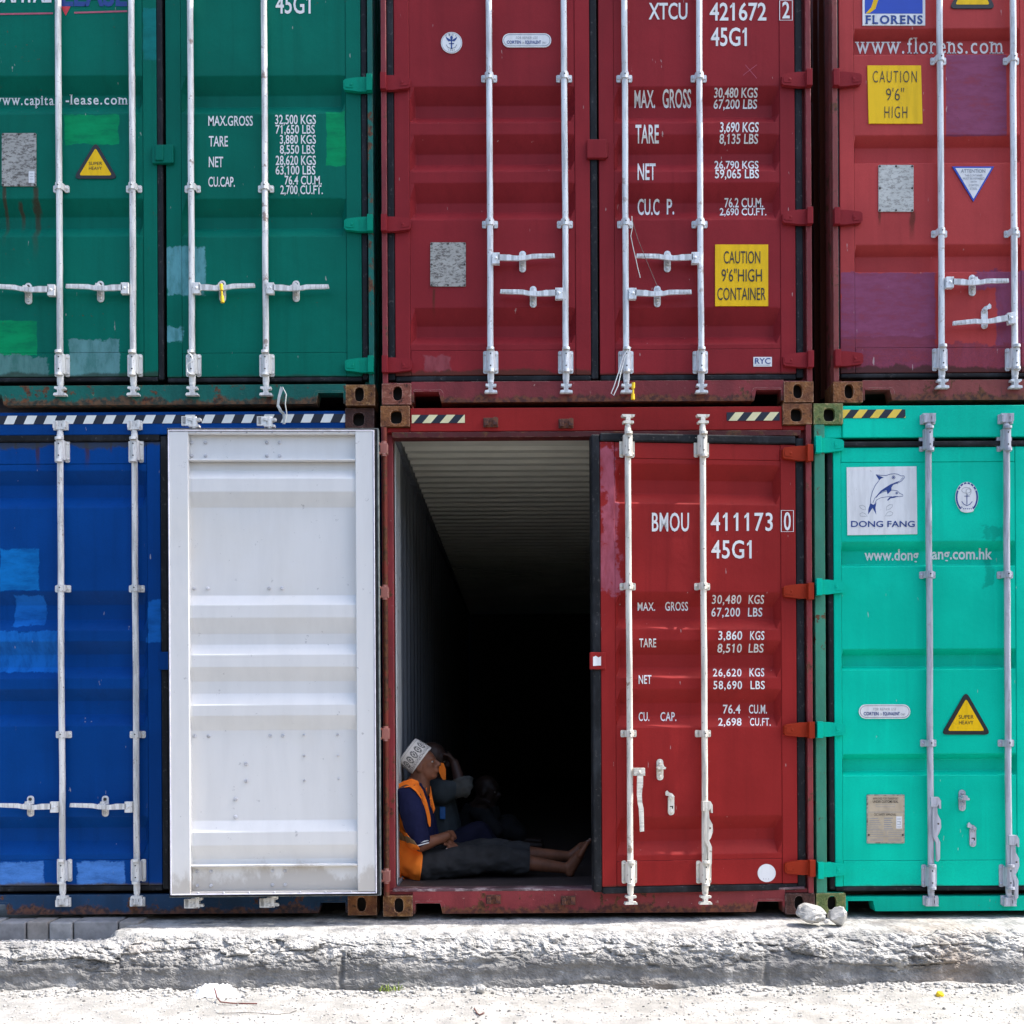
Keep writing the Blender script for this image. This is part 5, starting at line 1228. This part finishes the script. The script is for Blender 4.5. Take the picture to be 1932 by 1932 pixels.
o = build(mb, 'plastic_strip', M['clear_strip']); tag(o, 'dusty plastic strip hanging from the green container over the blue one', 'plastic strip')
hang('tie_ribbon', [at(u, v, -.088) for u, v in ((355, 664), (362, 672), (364, 680), (357, 684), (352, 690), (354, 702), (360, 706))], .0035, 'white_plastic', 'white tie wound round a rod end of the dark green container', 'tie')

# ------------------------------------------------------------------ men resting inside the open container
def capsule(mb, a, b, ra, rb, n=14):
    a, b = Vector(a), Vector(b); d = b-a; L = d.length; t = d/L if L > 1e-6 else Vector((0, 0, 1))
    path, rs = [], []
    for k in range(5):
        f = R(90*(1-k/4)*.98); path.append(a - t*ra*math.sin(f)); rs.append(max(.0005, ra*math.cos(f)))
    for k in range(5):
        f = R(90*k/4*.98); path.append(b + t*rb*math.sin(f)); rs.append(max(.0005, rb*math.cos(f)))
    mb.tube(path, rs, n)
def ellipsoid(mb, c, r, rot=None, n=16):
    vs = [] ; m = 10; c = Vector(c); rot = rot or Matrix.Identity(3)
    for i in range(1, m):
        th = math.pi*i/m
        for j in range(n): ph = 2*math.pi*j/n; vs.append(c + rot @ Vector((r[0]*math.sin(th)*math.cos(ph), r[1]*math.sin(th)*math.sin(ph), r[2]*math.cos(th))))
    fs = [(i*n+j, (i+1)*n+j, (i+1)*n+(j+1) % n, i*n+(j+1) % n) for i in range(m-2) for j in range(n)]
    vs += [c + rot @ Vector((0, 0, r[2])), c + rot @ Vector((0, 0, -r[2]))]; q = len(vs)
    fs += [(q-2, j, (j+1) % n) for j in range(n)] + [(q-1, (m-2)*n+(j+1) % n, (m-2)*n+j) for j in range(n)]
    mb.add(vs, fs, 0, True)
def blob(mb, name, mat, parent, origin, voxel=.007, smooth=6, wr=0.0, wf=14, stretch=(1, 1, 1), cut=None):
    """fuse the solids into one continuous skin"""
    me = bpy.data.meshes.new('raw'); me.from_pydata([tuple(Vector(v)-origin) for v in mb.v], [], mb.f); me.update()
    ob = bpy.data.objects.new('raw', me); col.objects.link(ob)
    r = ob.modifiers.new('r', 'REMESH'); r.mode = 'VOXEL'; r.voxel_size = voxel
    s_ = ob.modifiers.new('s', 'SMOOTH'); s_.factor = .5; s_.iterations = smooth
    dg = bpy.context.evaluated_depsgraph_get(); out = bpy.data.meshes.new_from_object(ob.evaluated_get(dg)); bpy.data.objects.remove(ob)
    out.materials.clear(); out.materials.append(mat); out.name = name
    if wr:
        ns = [v.normal.copy() for v in out.vertices]
        for v, nn in zip(out.vertices, ns):
            p = v.co; k = noise.fractal(Vector((p.x*wf*stretch[0], p.y*wf*stretch[1], p.z*wf*stretch[2])), .9, 2.0, 3)
            k2 = 1-2*abs(noise.noise(Vector((p.x*wf*.8*stretch[0]+5, p.y*wf*.8, p.z*wf*.8*stretch[2]+3))))
            v.co = p + nn*(wr*(k*.6 + k2*.6))
    for p in out.polygons: p.use_smooth = True
    if cut:
        bm = bmesh.new(); bm.from_mesh(out)
        for co, no in cut: bmesh.ops.bisect_plane(bm, geom=bm.verts[:]+bm.edges[:]+bm.faces[:], plane_co=Vector(co)-origin, plane_no=no, clear_outer=True)
        bm.to_mesh(out); bm.free()
    return put(name, out, parent)

def skin_mat(name, c):
    t = NT(name); n = t.noise(9, 4, .6); f = t.noise(90, 3, .6); cc = t.mix(t.ramp(n, .35, .65), sc(c, .8), sc(c, 1.2)); t.bump(f, .15, .002); return t.done(cc, .55, 0, .35)
def cloth(name, c, rough=.85, var=.15):
    t = NT(name); n = t.noise(7, 4, .6); f = t.noise(160, 2, .6); cc = t.mix(t.ramp(n, .35, .65), sc(c, 1-var), sc(c, 1+var)); t.bump(f, .2, .002); return t.done(cc, rough, 0, .2)
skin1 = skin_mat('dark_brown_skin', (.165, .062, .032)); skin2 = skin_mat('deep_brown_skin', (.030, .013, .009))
c4 = lambda x, y, d: at(709+.22657*x, 1343+.22657*y, d)
px4 = .00073

def head_at(mb, c, yaw, pitch, k=1.0):
    """head with brow, nose, lips, chin, ears; local x is where the face looks; returns the frame"""
    rot = Matrix.Rotation(yaw, 3, 'Z') @ Matrix.Rotation(-pitch, 3, 'Y'); W = lambda x, y, z: Vector(c) + rot @ (Vector((x, y, z))*k)
    E = lambda x, y, z, a, b, d, r=None: ellipsoid(mb, W(x, y, z), (a*k, b*k, d*k), rot if r is None else rot @ r)
    E(-.012, 0, .025, .094, .074, .088); E(.022, 0, -.045, .066, .058, .070); E(.050, 0, -.088, .030, .036, .026); E(.045, 0, .015, .045, .060, .060)
    for s in (-1, 1):
        E(.044, s*.030, -.022, .034, .028, .030); E(.072, s*.024, .014, .020, .028, .011); E(-.006, s*.071, -.020, .024, .010, .033, Matrix.Rotation(.25, 3, 'Y')); E(-.010, s*.077, -.018, .017, .006, .026); E(.089, s*.013, -.036, .013, .011, .010)
    capsule(mb, W(.080, 0, .008), W(.106, 0, -.030), .009*k, .0145*k); E(.083, 0, -.058, .016, .027, .008); E(.081, 0, -.071, .015, .024, .0085)
    capsule(mb, W(-.025, 0, -.05), W(-.045, 0, -.16), .058*k, .060*k)
    return W, rot
def eyes(parent, W, rot, origin, k=1.0):
    for s in (-1, 1):
        mb = MB(); ellipsoid(mb, W(.070, s*.031, -.004)-origin, (.013*k, .014*k, .0105*k), rot, 10); mb.m = [0]*len(mb.m)
        ellipsoid(mb, W(.0785, s*.0325, -.004)-origin, (.0055*k, .0065*k, .0065*k), rot, 8); mb.m = [0 if i < len(mb.m)//2 else 1 for i in range(len(mb.m))]
        build(mb, 'eye', [EYEW, M['hole']], parent)
EYEW = plain('eye_white', (.22, .19, .165), .4, .05)
def hand(mb, wrist, palm, tips, thumb, k=1.0):
    """palm and five unequal bent fingers; tips: four finger ends"""
    w, p = Vector(wrist), Vector(palm); d = (p-w).normalized(); sp = (Vector(tips[3])-Vector(tips[0])); sp = (sp - d*sp.dot(d)).normalized()
    kn = [p + d*.020*k + sp*(i-1.5)*.0195*k for i in range(4)]
    capsule(mb, w, w*.5+p*.5, .024*k, .026*k)
    for i in range(4): capsule(mb, p - d*.03*k + sp*(i-1.5)*.015*k, kn[i], .0145*k, .0115*k, 10)
    nrm = d.cross(sp).normalized()
    for i in range(4):
        t_ = Vector(tips[i]); m = kn[i]*.48 + t_*.52 + nrm*.008*k; capsule(mb, kn[i], m, .0102*k, .0092*k, 10); capsule(mb, m, t_, .0092*k, .0075*k, 10)
    b = p - d*.022*k - sp*.026*k; t_ = Vector(thumb); m = b*.5+t_*.5 - sp*.008*k; capsule(mb, b, m, .0125*k, .0105*k, 10); capsule(mb, m, t_, .0105*k, .0085*k, 10)

# ---- the man in front
org = Vector((c4(300, 1390, .5).x, .52, .152))
man = thing('person', 'barefoot man in patterned cap, orange vest and navy shirt sitting against the left wall', 'person', org, 'men resting in the open container')
mb = MB()
nS, fS = c4(262, 690, .38), c4(330, 690, .74); nE, fE = c4(378, 1112, .34), c4(470, 1075, .74); nW, fW = c4(590, 1035, .44), c4(585, 1075, .62)
pel = c4(320, 1235, .54); chest = c4(290, 800, .55); belly = c4(320, 1050, .55); nb = c4(330, 620, .56)
for a, b, ra, rb in ((pel, belly, .115, .115), (belly, chest, .115, .12), (chest, nb, .11, .07), (nS, fS, .062, .062), (nS, nE, .050, .040), (nE, nW, .041, .028), (fS, fE, .050, .040), (fE, fW, .040, .028)): capsule(mb, a, b, ra, rb)
hips = (c4(400, 1285, .44), c4(420, 1265, .62)); knees = (c4(960, 1215, .46), c4(960, 1165, .62)); ank = (c4(1600, 1305, .50), c4(1620, 1205, .66))
for h, kn, an in zip(hips, knees, ank):
    capsule(mb, h, kn, .080, .056); capsule(mb, kn, kn*.6+an*.4, .050, .050); capsule(mb, kn*.6+an*.4, an, .050, .032)
def foot(an, heel, ball, toe, y):
    capsule(mb, an, heel, .034, .030); capsule(mb, an, ball, .033, .030); capsule(mb, heel, ball, .028, .030); 
    d = (Vector(toe)-Vector(ball)); 
    for i in range(5):
        o_ = Vector((0, (i-2)*.0165, 0)); L = (1.0, .95, .86, .76, .62)[i]; capsule(mb, Vector(ball)+o_*.8, Vector(ball)+o_+d*L, .017 if i else .019, .0105 if i else .0135, 10)
foot(ank[0], c4(1615, 1335, .50), c4(1700, 1185, .48), c4(1760, 1085, .48), .5); foot(ank[1], c4(1625, 1260, .68), c4(1720, 1120, .66), c4(1782, 1068, .66), .66)
W, rot = head_at(mb, c4(382, 432, .56), R(-6), R(14), .98)
capsule(mb, W(-.03, 0, -.10), nb, .056, .062)
hand(mb, c4(585, 1072, .50), c4(628, 1108, .47), [c4(592, 1142, .44), c4(636, 1182, .44), c4(668, 1184, .45), c4(697, 1158, .47)], c4(575, 1105, .42), .92)
hand(mb, c4(585, 1036, .45), c4(625, 1028, .50), [c4(655, 1050, .54), c4(662, 1036, .56), c4(655, 1020, .58), c4(648, 1005, .59)], c4(640, 1060, .47), .92)
blob(mb, 'body', skin1, man, org, .0055, 3)
eyes(man, W, rot, org, .98)
nails = plain('finger_nails', (.50, .40, .35), .4, .05); mb = MB()
for q in ((592, 1142, .44), (636, 1184, .44), (668, 1187, .45), (697, 1161, .47)): ellipsoid(mb, c4(q[0], q[1]+2, q[2]-.004)-org, (.0065, .007, .0075), None, 8)
for q in ((1783, 1066, .655), (1764, 1083, .47)): ellipsoid(mb, c4(*q)-org, (.010, .012, .009), None, 8)
build(mb, 'nails', nails, man)
# shirt
shirt = cloth('navy_polo_cloth', (.008, .010, .043)); mb = MB()
for a, b, ra, rb in ((pel, belly, .128, .128), (belly, chest, .128, .130), (chest, nb, .118, .072), (nS, fS, .072, .072)): capsule(mb, a, b, ra, rb)
eS = nS*.12+nE*.88; capsule(mb, nS, nS*.5+nE*.5, .074, .070); capsule(mb, nS*.5+nE*.5, eS, .070, .062); eF = fS*.15+fE*.85; capsule(mb, fS, eF, .072, .060)
dn = (nE-nS).normalized(); df = (fE-fS).normalized()
def cutsleeve():
    return None
so = blob(mb, 'shirt', shirt, man, org, .0075, 4, .012, 13, (1, 1, .7), cut=[(W(-.03, 0, -.115), (W(0, 0, 1)-W(0, 0, 0)))])
# sleeve hem with its two pale stripes
mb = MB(); st = cloth('pale_hem_stripe', (.62, .62, .62))
def hoop(c, d, r, h, n=24):
    d = d.normalized(); a = d.cross(Vector((0, 0, 1))).normalized(); b = d.cross(a); vs = []
    for q in (-h/2, h/2): vs += [c + d*q + (a*math.cos(2*math.pi*j/n)+b*math.sin(2*math.pi*j/n))*r for j in range(n)]
    mb.add([v-org for v in vs], [(j, (j+1) % n, n+(j+1) % n, n+j) for j in range(n)], 0, True)
for off in (.022, .036): hoop(eS + dn*off, dn, .0615-off*.25, .0065)
build(mb, 'sleeve_stripes', st, man)
# trousers
tr = cloth('charcoal_trouser_cloth', (.025, .025, .026), .9, .2); mb = MB()
for h, kn, an in zip(hips, knees, ank):
    ce = kn*.52+an*.48; capsule(mb, h, kn, .093, .080); capsule(mb, kn, ce, .078, .066)
capsule(mb, hips[0], hips[1], .098, .098); capsule(mb, pel, hips[0], .12, .09); capsule(mb, pel, hips[1], .12, .09); capsule(mb, pel+Vector((0, 0, .03)), belly*.25+pel*.75, .132, .128)
blob(mb, 'trousers', tr, man, org, .0075, 4, .018, 13, (.8, 1, 1.1), cut=[((knees[0]*.50+ank[0]*.50), (1, 0, -.05))])
# vest: two fronts, back, side; cut from an offset of the torso
vm_ = cloth('orange_vest_cloth', (1.0, .22, .022), .8, .06)
from mathutils.bvhtree import BVHTree
def drape_tree(*obs):
    V, F = [], []
    for o_ in obs:
        b_ = len(V); V += [v.co.copy() for v in o_.data.vertices]; F += [[i_+b_ for i_ in p_.vertices] for p_ in o_.data.polygons]
    return BVHTree.FromPolygons(V, F)
tree = drape_tree(*[o_ for o_ in man.children if o_.name.split('.')[0] in ('shirt', 'trousers')])
def drape(x, y, off, fall):
    d_ = _ray(709+.22657*x, 1343+.22657*y); h_ = tree.ray_cast(Vector((0, -DIST, EYE))-org, d_)
    return (c4(x, y, fall)-org if h_[0] is None else h_[0] - d_.normalized()*off)
def cloth_sheet(mb, ea, eb, nu, nv, off, fall, mat=0):
    def along(e, t):
        q = t*(len(e)-1); i_ = min(int(q), len(e)-2); f = q-i_; return e[i_][0]+(e[i_+1][0]-e[i_][0])*f, e[i_][1]+(e[i_+1][1]-e[i_][1])*f
    g = []
    for i_ in range(nu+1):
        a_, b_ = along(ea, i_/nu), along(eb, i_/nu)
        for j_ in range(nv+1):
            f = j_/nv; g.append(drape(a_[0]+(b_[0]-a_[0])*f, a_[1]+(b_[1]-a_[1])*f, off, fall))
    for _ in range(3):                                   # let the sheet hang smoothly in depth
        h_ = [p.copy() for p in g]
        for i_ in range(nu+1):
            for j_ in range(nv+1):
                nb_ = [g[q*(nv+1)+r_] for q, r_ in ((i_-1, j_), (i_+1, j_), (i_, j_-1), (i_, j_+1)) if 0 <= q <= nu and 0 <= r_ <= nv]
                my = min(g[i_*(nv+1)+j_].y, sum(p.y for p in nb_)/len(nb_)); h_[i_*(nv+1)+j_].y = my
        g = h_
    g = [p + Vector((0, -.004*noise.noise(p*22) - .003, 0)) for p in g]
    mb.add(g, [(i_*(nv+1)+j_, (i_+1)*(nv+1)+j_, (i_+1)*(nv+1)+j_+1, i_*(nv+1)+j_+1) for i_ in range(nu) for j_ in range(nv)], mat, True)
band = cloth('brownish_reflective_band', (.20, .12, .055), .5, .25)
mb = MB()
cloth_sheet(mb, [(150, 648), (240, 628), (285, 622), (335, 662), (380, 725), (408, 800), (428, 880), (436, 930), (446, 958)], [(150, 622), (230, 578), (300, 556), (350, 575), (392, 652), (425, 742), (446, 822), (459, 890), (456, 955)], 40, 6, .012, .40)
cloth_sheet(mb, [(418, 640), (428, 672), (448, 705), (458, 775), (482, 842)], [(440, 600), (458, 622), (468, 690), (482, 760), (494, 805)], 20, 5, .010, .60)
cloth_sheet(mb, [(150, 915), (150, 945), (150, 975)], [(190, 940), (255, 1010), (285, 1050)], 12, 8, .016, .42)
cloth_sheet(mb, [(150, 1045), (150, 1130), (155, 1230), (160, 1300), (180, 1350), (215, 1385)], [(345, 1108), (382, 1160), (392, 1200), (385, 1290), (372, 1370), (364, 1418)], 34, 18, .020, .40)
vo = build(mb, 'vest', vm_, man); sd = vo.modifiers.new('thick', 'SOLIDIFY'); sd.thickness = .003; sd.offset = 0
mb = MB()
for a, b, ra, rb in ((pel+Vector((0, 0, -.03)), belly, .146, .142), (belly, chest, .142, .141), (chest, nb, .130, .088)): capsule(mb, a, b, ra, rb)
vb = blob(mb, 'vest_back', vm_, man, org, .008, 5, .007, 9, (1, 1, .6), cut=[(belly+Vector((-.045, 0, 0)), (1, 0, -.12)), (W(-.03, 0, -.125), (0, 0, 1))])
mb = MB(); cloth_sheet(mb, [(150, 972), (150, 1000), (150, 1048)], [(285, 1048), (318, 1072), (345, 1110)], 8, 18, .022, .41); o = build(mb, 'reflective_band', band, man); sd = o.modifiers.new('thick', 'SOLIDIFY'); sd.thickness = .003; sd.offset = 0
# embroidered cap
cap_m = NT('embroidered_cap_cloth'); uvm = cap_m.map(scale=(1, 1, 1), src=cap_m.uv)
sx = cap_m.xyz(uvm)
def trig(op, x): return cap_m.math(op, x)
fu = cap_m.math('FRACT', cap_m.math('MULTIPLY', sx[0], 15.0)); fu2 = cap_m.math('ABSOLUTE', cap_m.math('SUBTRACT', fu, .5))
vv = sx[1]
dist = lambda vc, ku, kv: cap_m.math('SQRT', cap_m.math('ADD', cap_m.math('POWER', cap_m.math('MULTIPLY', fu2, ku), 2.0), cap_m.math('POWER', cap_m.math('MULTIPLY', cap_m.math('SUBTRACT', vv, vc), kv), 2.0)))
holes = cap_m.noise(1.0, 2, .6, cap_m.map(scale=(150, 26, 1), src=cap_m.uv))
ring = cap_m.math('ABSOLUTE', cap_m.math('SUBTRACT', dist(.52, 1.0, 1.7), .33)); m1 = cap_m.math('MULTIPLY', cap_m.ramp(ring, .08, .11, 1, 0), cap_m.ramp(holes, .42, .50))
m2 = cap_m.math('MULTIPLY', cap_m.ramp(dist(.52, 1.0, 1.7), .12, .17, 1, 0), cap_m.ramp(holes, .40, .5))
row = cap_m.math('ABSOLUTE', cap_m.math('SUBTRACT', vv, .16)); m3 = cap_m.math('MULTIPLY', cap_m.ramp(row, .07, .09, 1, 0), cap_m.ramp(holes, .50, .57))
ln = cap_m.math('MINIMUM', cap_m.math('ABSOLUTE', cap_m.math('SUBTRACT', vv, .27)), cap_m.math('ABSOLUTE', cap_m.math('SUBTRACT', vv, .90)))
msk = cap_m.math('MAXIMUM', cap_m.math('MAXIMUM', m1, m2), cap_m.math('MAXIMUM', m3, cap_m.ramp(ln, .008, .014, .45, 0)))
topm = cap_m.math('MULTIPLY', cap_m.ramp(vv, 1.0, 1.02), cap_m.ramp(cap_m.noise(1, 3, .6, cap_m.map(scale=(110, 16, 1), src=cap_m.uv)), .44, .56)); msk = cap_m.math('MAXIMUM', msk, topm)
cap_m.bump(holes, .5, .004); capm = cap_m.done(cap_m.mix(msk, (.70, .655, .60), (.014, .012, .013)), .85, 0, .2)
cb, ct = (c4(372, 402, .56), c4(262, 322, .56)); ax = (ct-cb).normalized(); fwd = Vector((0, -1, 0)).cross(ax).normalized()
if fwd.x < 0: fwd = -fwd
lat_ = ax.cross(fwd).normalized(); H_ = .112; n = 64; mb = MB(); uvs = []; rows = []
for k in range(9): f = k/8; rows.append((f*H_, 1.0 - .10*f + .03*math.sin(f*3.1), f))
rows += [(H_+.004, .78, 1.1), (H_+.001, .45, 1.5), (H_-.004, .08, 1.9)]
for h, s_, tv in rows:
    for j in range(n):
        a = 2*math.pi*j/n; wv = 1+.02*noise.noise(Vector((math.cos(a)*3, math.sin(a)*3, h*30)))
        mb.v.append(tuple(cb - org + ax*(h-.010) + (fwd*math.cos(a)*.101 + lat_*math.sin(a)*.086)*s_*wv))
for i in range(len(rows)-1):
    for j in range(n):
        mb.f.append([i*n+j, i*n+(j+1) % n, (i+1)*n+(j+1) % n, (i+1)*n+j]); mb.m.append(0); mb.s.append(True); uvs += [(j/n, rows[i][2]), ((j+1)/n, rows[i][2]), ((j+1)/n, rows[i+1][2]), (j/n, rows[i+1][2])]
me = mb.mesh('cap', capm); ul = me.uv_layers.new(name='UVMap')
for k, q in enumerate(uvs): ul.data[k].uv = q
put('cap', me, man)

# ---- the man behind him, arm raised to his brow
org2 = Vector((c4(470, 1200, .95).x, .98, .152))
man2 = thing('person', 'man in grey shirt and orange vest behind him holding a hand to his forehead', 'person', org2, 'men resting in the open container')
mb = MB(); d = .98
pel2, bel2, ch2, nb2 = c4(470, 1130, d), c4(530, 980, d), c4(480, 740, d), c4(455, 560, d)
nS2, fS2 = c4(540, 665, d-.15), c4(470, 640, d+.18); nE2 = c4(712, 630, d-.15); nW2 = c4(655, 425, d-.10)
for a, b, ra, rb in ((pel2, bel2, .12, .12), (bel2, ch2, .12, .125), (ch2, nb2, .11, .07), (nS2, fS2, .06, .06), (nS2, nE2, .05, .042), (nE2, nW2, .042, .030), (fS2, c4(520, 980, d+.2), .05, .04), (c4(520, 980, d+.2), c4(690, 1050, d+.1), .04, .03)): capsule(mb, a, b, ra, rb)
kn2 = (c4(850, 1000, d-.06), c4(880, 1010, d+.18)); an2 = (c4(1080, 1290, d-.06), c4(1100, 1290, d+.18))
for h, k_, a_ in zip((c4(500, 1180, d-.09), c4(500, 1180, d+.1)), kn2, an2): capsule(mb, h, k_, .075, .055); capsule(mb, k_, a_, .05, .033); capsule(mb, a_, a_+Vector((.14, 0, -.02)), .035, .03)
W2, rot2 = head_at(mb, c4(480, 395, d), R(0), R(-8), .98); capsule(mb, W2(-.03, 0, -.10), nb2, .056, .062)
hand(mb, nW2, c4(612, 385, d-.10), [c4(560, 345, d-.13), c4(558, 366, d-.11), c4(562, 386, d-.09), c4(572, 404, d-.07)], c4(600, 335, d-.08), .95)
blob(mb, 'body', skin2, man2, org2, .007, 3); eyes(man2, W2, rot2, org2, .98)
mb = MB()
for a, b, ra, rb in ((pel2, bel2, .135, .138), (bel2, ch2, .138, .138), (ch2, nb2, .122, .075), (nS2, fS2, .075, .075), (nS2, nS2*.45+nE2*.55, .070, .060), (fS2, c4(520, 970, d+.2), .07, .06)): capsule(mb, a, b, ra, rb)
blob(mb, 'shirt', cloth('slate_grey_shirt_cloth', (.028, .036, .041)), man2, org2, .009, 5, .016, 8, (1, 1, .8), cut=[(W2(-.03, 0, -.115), (W2(0, 0, 1)-W2(0, 0, 0)))])
mb = MB(); sl0, sl1 = nS2*.45+nE2*.55, nE2 + (nE2-nS2).normalized()*.02; capsule(mb, sl0, sl1, .052, .060); capsule(mb, sl1, nE2*.5+nW2*.5, .058, .060); blob(mb, 'rolled_sleeve', cloth('pale_grey_sleeve_cloth', (.055, .058, .056)), man2, org2, .008, 4, .022, 16, cut=[(nE2*.70+nW2*.30, (nW2-nE2))])
mb = MB()
for h, k_, a_ in zip((c4(500, 1180, d-.09), c4(500, 1180, d+.1)), kn2, an2): capsule(mb, h, k_, .09, .07); capsule(mb, k_, a_, .068, .05)
blob(mb, 'trousers', cloth('dark_navy_trouser_cloth', (.008, .008, .022)), man2, org2, .01, 4, .010, 9)
mb = MB()     # vest fronts over the shirt
for sgn, yy in ((-1, d-.145), (1, d+.11)):
    pts = [(c4(455, 560, d).x, nb2.z+.02), (c4(585, 500 if sgn < 0 else 520, d).x, c4(0, 430, d).z), (c4(590, 590, d).x, c4(0, 600, d).z), (c4(600, 720, d).x, c4(0, 720, d).z)]
fr_ = [c4(530, 425, .86), c4(562, 430, .85), c4(580, 480, .845), (c4(580, 560, .84)), c4(572, 585, .84), c4(548, 545, .845), c4(528, 500, .85)]
bk_ = [p + Vector((0, .006, 0)) for p in fr_]; n = len(fr_)
mb.add([p-org2 for p in fr_] + [p-org2 for p in bk_], [tuple(range(n)), tuple(range(2*n-1, n-1, -1))] + [(i, (i+1) % n, n+(i+1) % n, n+i) for i in range(n)], 0)
build(mb, 'vest_collar', vm_, man2, bev=.002)
mb = MB(); p = c4(556, 842, .835)-org2; mb.box(p.x-.018, p.x+.018, p.y-.004, p.y+.004, p.z-.040, p.z+.040); b_ = build(mb, 'badge', [plain('blue_badge_holder', (.010, .10, .32), .25)], man2, bev=.003)
mb = MB(); mb.tube([c4(470, 590, .84)-org2, c4(515, 690, .83)-org2, c4(545, 785, .835)-org2], .004, 6); build(mb, 'lanyard', cloth('dark_lanyard', (.015, .016, .04)), man2)

# ---- a third man, deep in the shade
org3 = Vector((c4(920, 1100, 2.0).x, 2.1, .152)); d = 2.1
man3 = thing('person', 'man sitting deepest in the shade of the container, only his head catching light', 'person', org3, 'men resting in the open container')
mb = MB(); pl, be, ch, nb3 = c4(800, 1080, d), c4(840, 960, d), c4(880, 860, d), c4(905, 780, d)
for a, b, ra, rb in ((pl, be, .13, .13), (be, ch, .13, .13), (ch, nb3, .12, .07), (ch+Vector((0, -.19, .04)), ch+Vector((0, .19, .04)), .065, .065)): capsule(mb, a, b, ra, rb)
for s in (-1, 1):
    e = c4(1010, 960, d)+Vector((0, s*.22, 0)); capsule(mb, ch+Vector((0, s*.19, .04)), e, .05, .042); capsule(mb, e, c4(1090, 930, d)+Vector((0, s*.10, 0)), .04, .03)
    k_ = c4(1100, 950, d)+Vector((0, s*.14, 0)); capsule(mb, pl+Vector((0, s*.1, 0)), k_, .085, .062); capsule(mb, k_, Vector((k_.x+.08, k_.y, .22)), .058, .04); capsule(mb, Vector((k_.x+.06, k_.y, .185)), Vector((k_.x+.24, k_.y, .18)), .035, .03)
W3, rot3 = head_at(mb, c4(928, 650, d), R(-18), R(-6), .98); capsule(mb, W3(-.03, 0, -.10), nb3, .056, .062)
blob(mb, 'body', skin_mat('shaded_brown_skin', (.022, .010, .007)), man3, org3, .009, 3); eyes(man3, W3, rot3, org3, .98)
mb = MB()
for a, b, ra, rb in ((pl, be, .145, .145), (be, ch, .145, .145), (ch, nb3, .13, .075), (ch+Vector((0, -.19, .04)), ch+Vector((0, .19, .04)), .078, .078)): capsule(mb, a, b, ra, rb)
for s in (-1, 1):
    e = c4(1010, 960, d)+Vector((0, s*.22, 0)); capsule(mb, ch+Vector((0, s*.19, .04)), e, .065, .055)
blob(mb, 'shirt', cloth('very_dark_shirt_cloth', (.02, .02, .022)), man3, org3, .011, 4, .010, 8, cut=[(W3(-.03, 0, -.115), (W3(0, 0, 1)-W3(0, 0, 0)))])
mb = MB()
for s in (-1, 1):
    k_ = c4(1100, 950, d)+Vector((0, s*.14, 0)); capsule(mb, pl+Vector((0, s*.1, 0)), k_, .10, .078); capsule(mb, k_, Vector((k_.x+.075, k_.y, .26)), .074, .058)
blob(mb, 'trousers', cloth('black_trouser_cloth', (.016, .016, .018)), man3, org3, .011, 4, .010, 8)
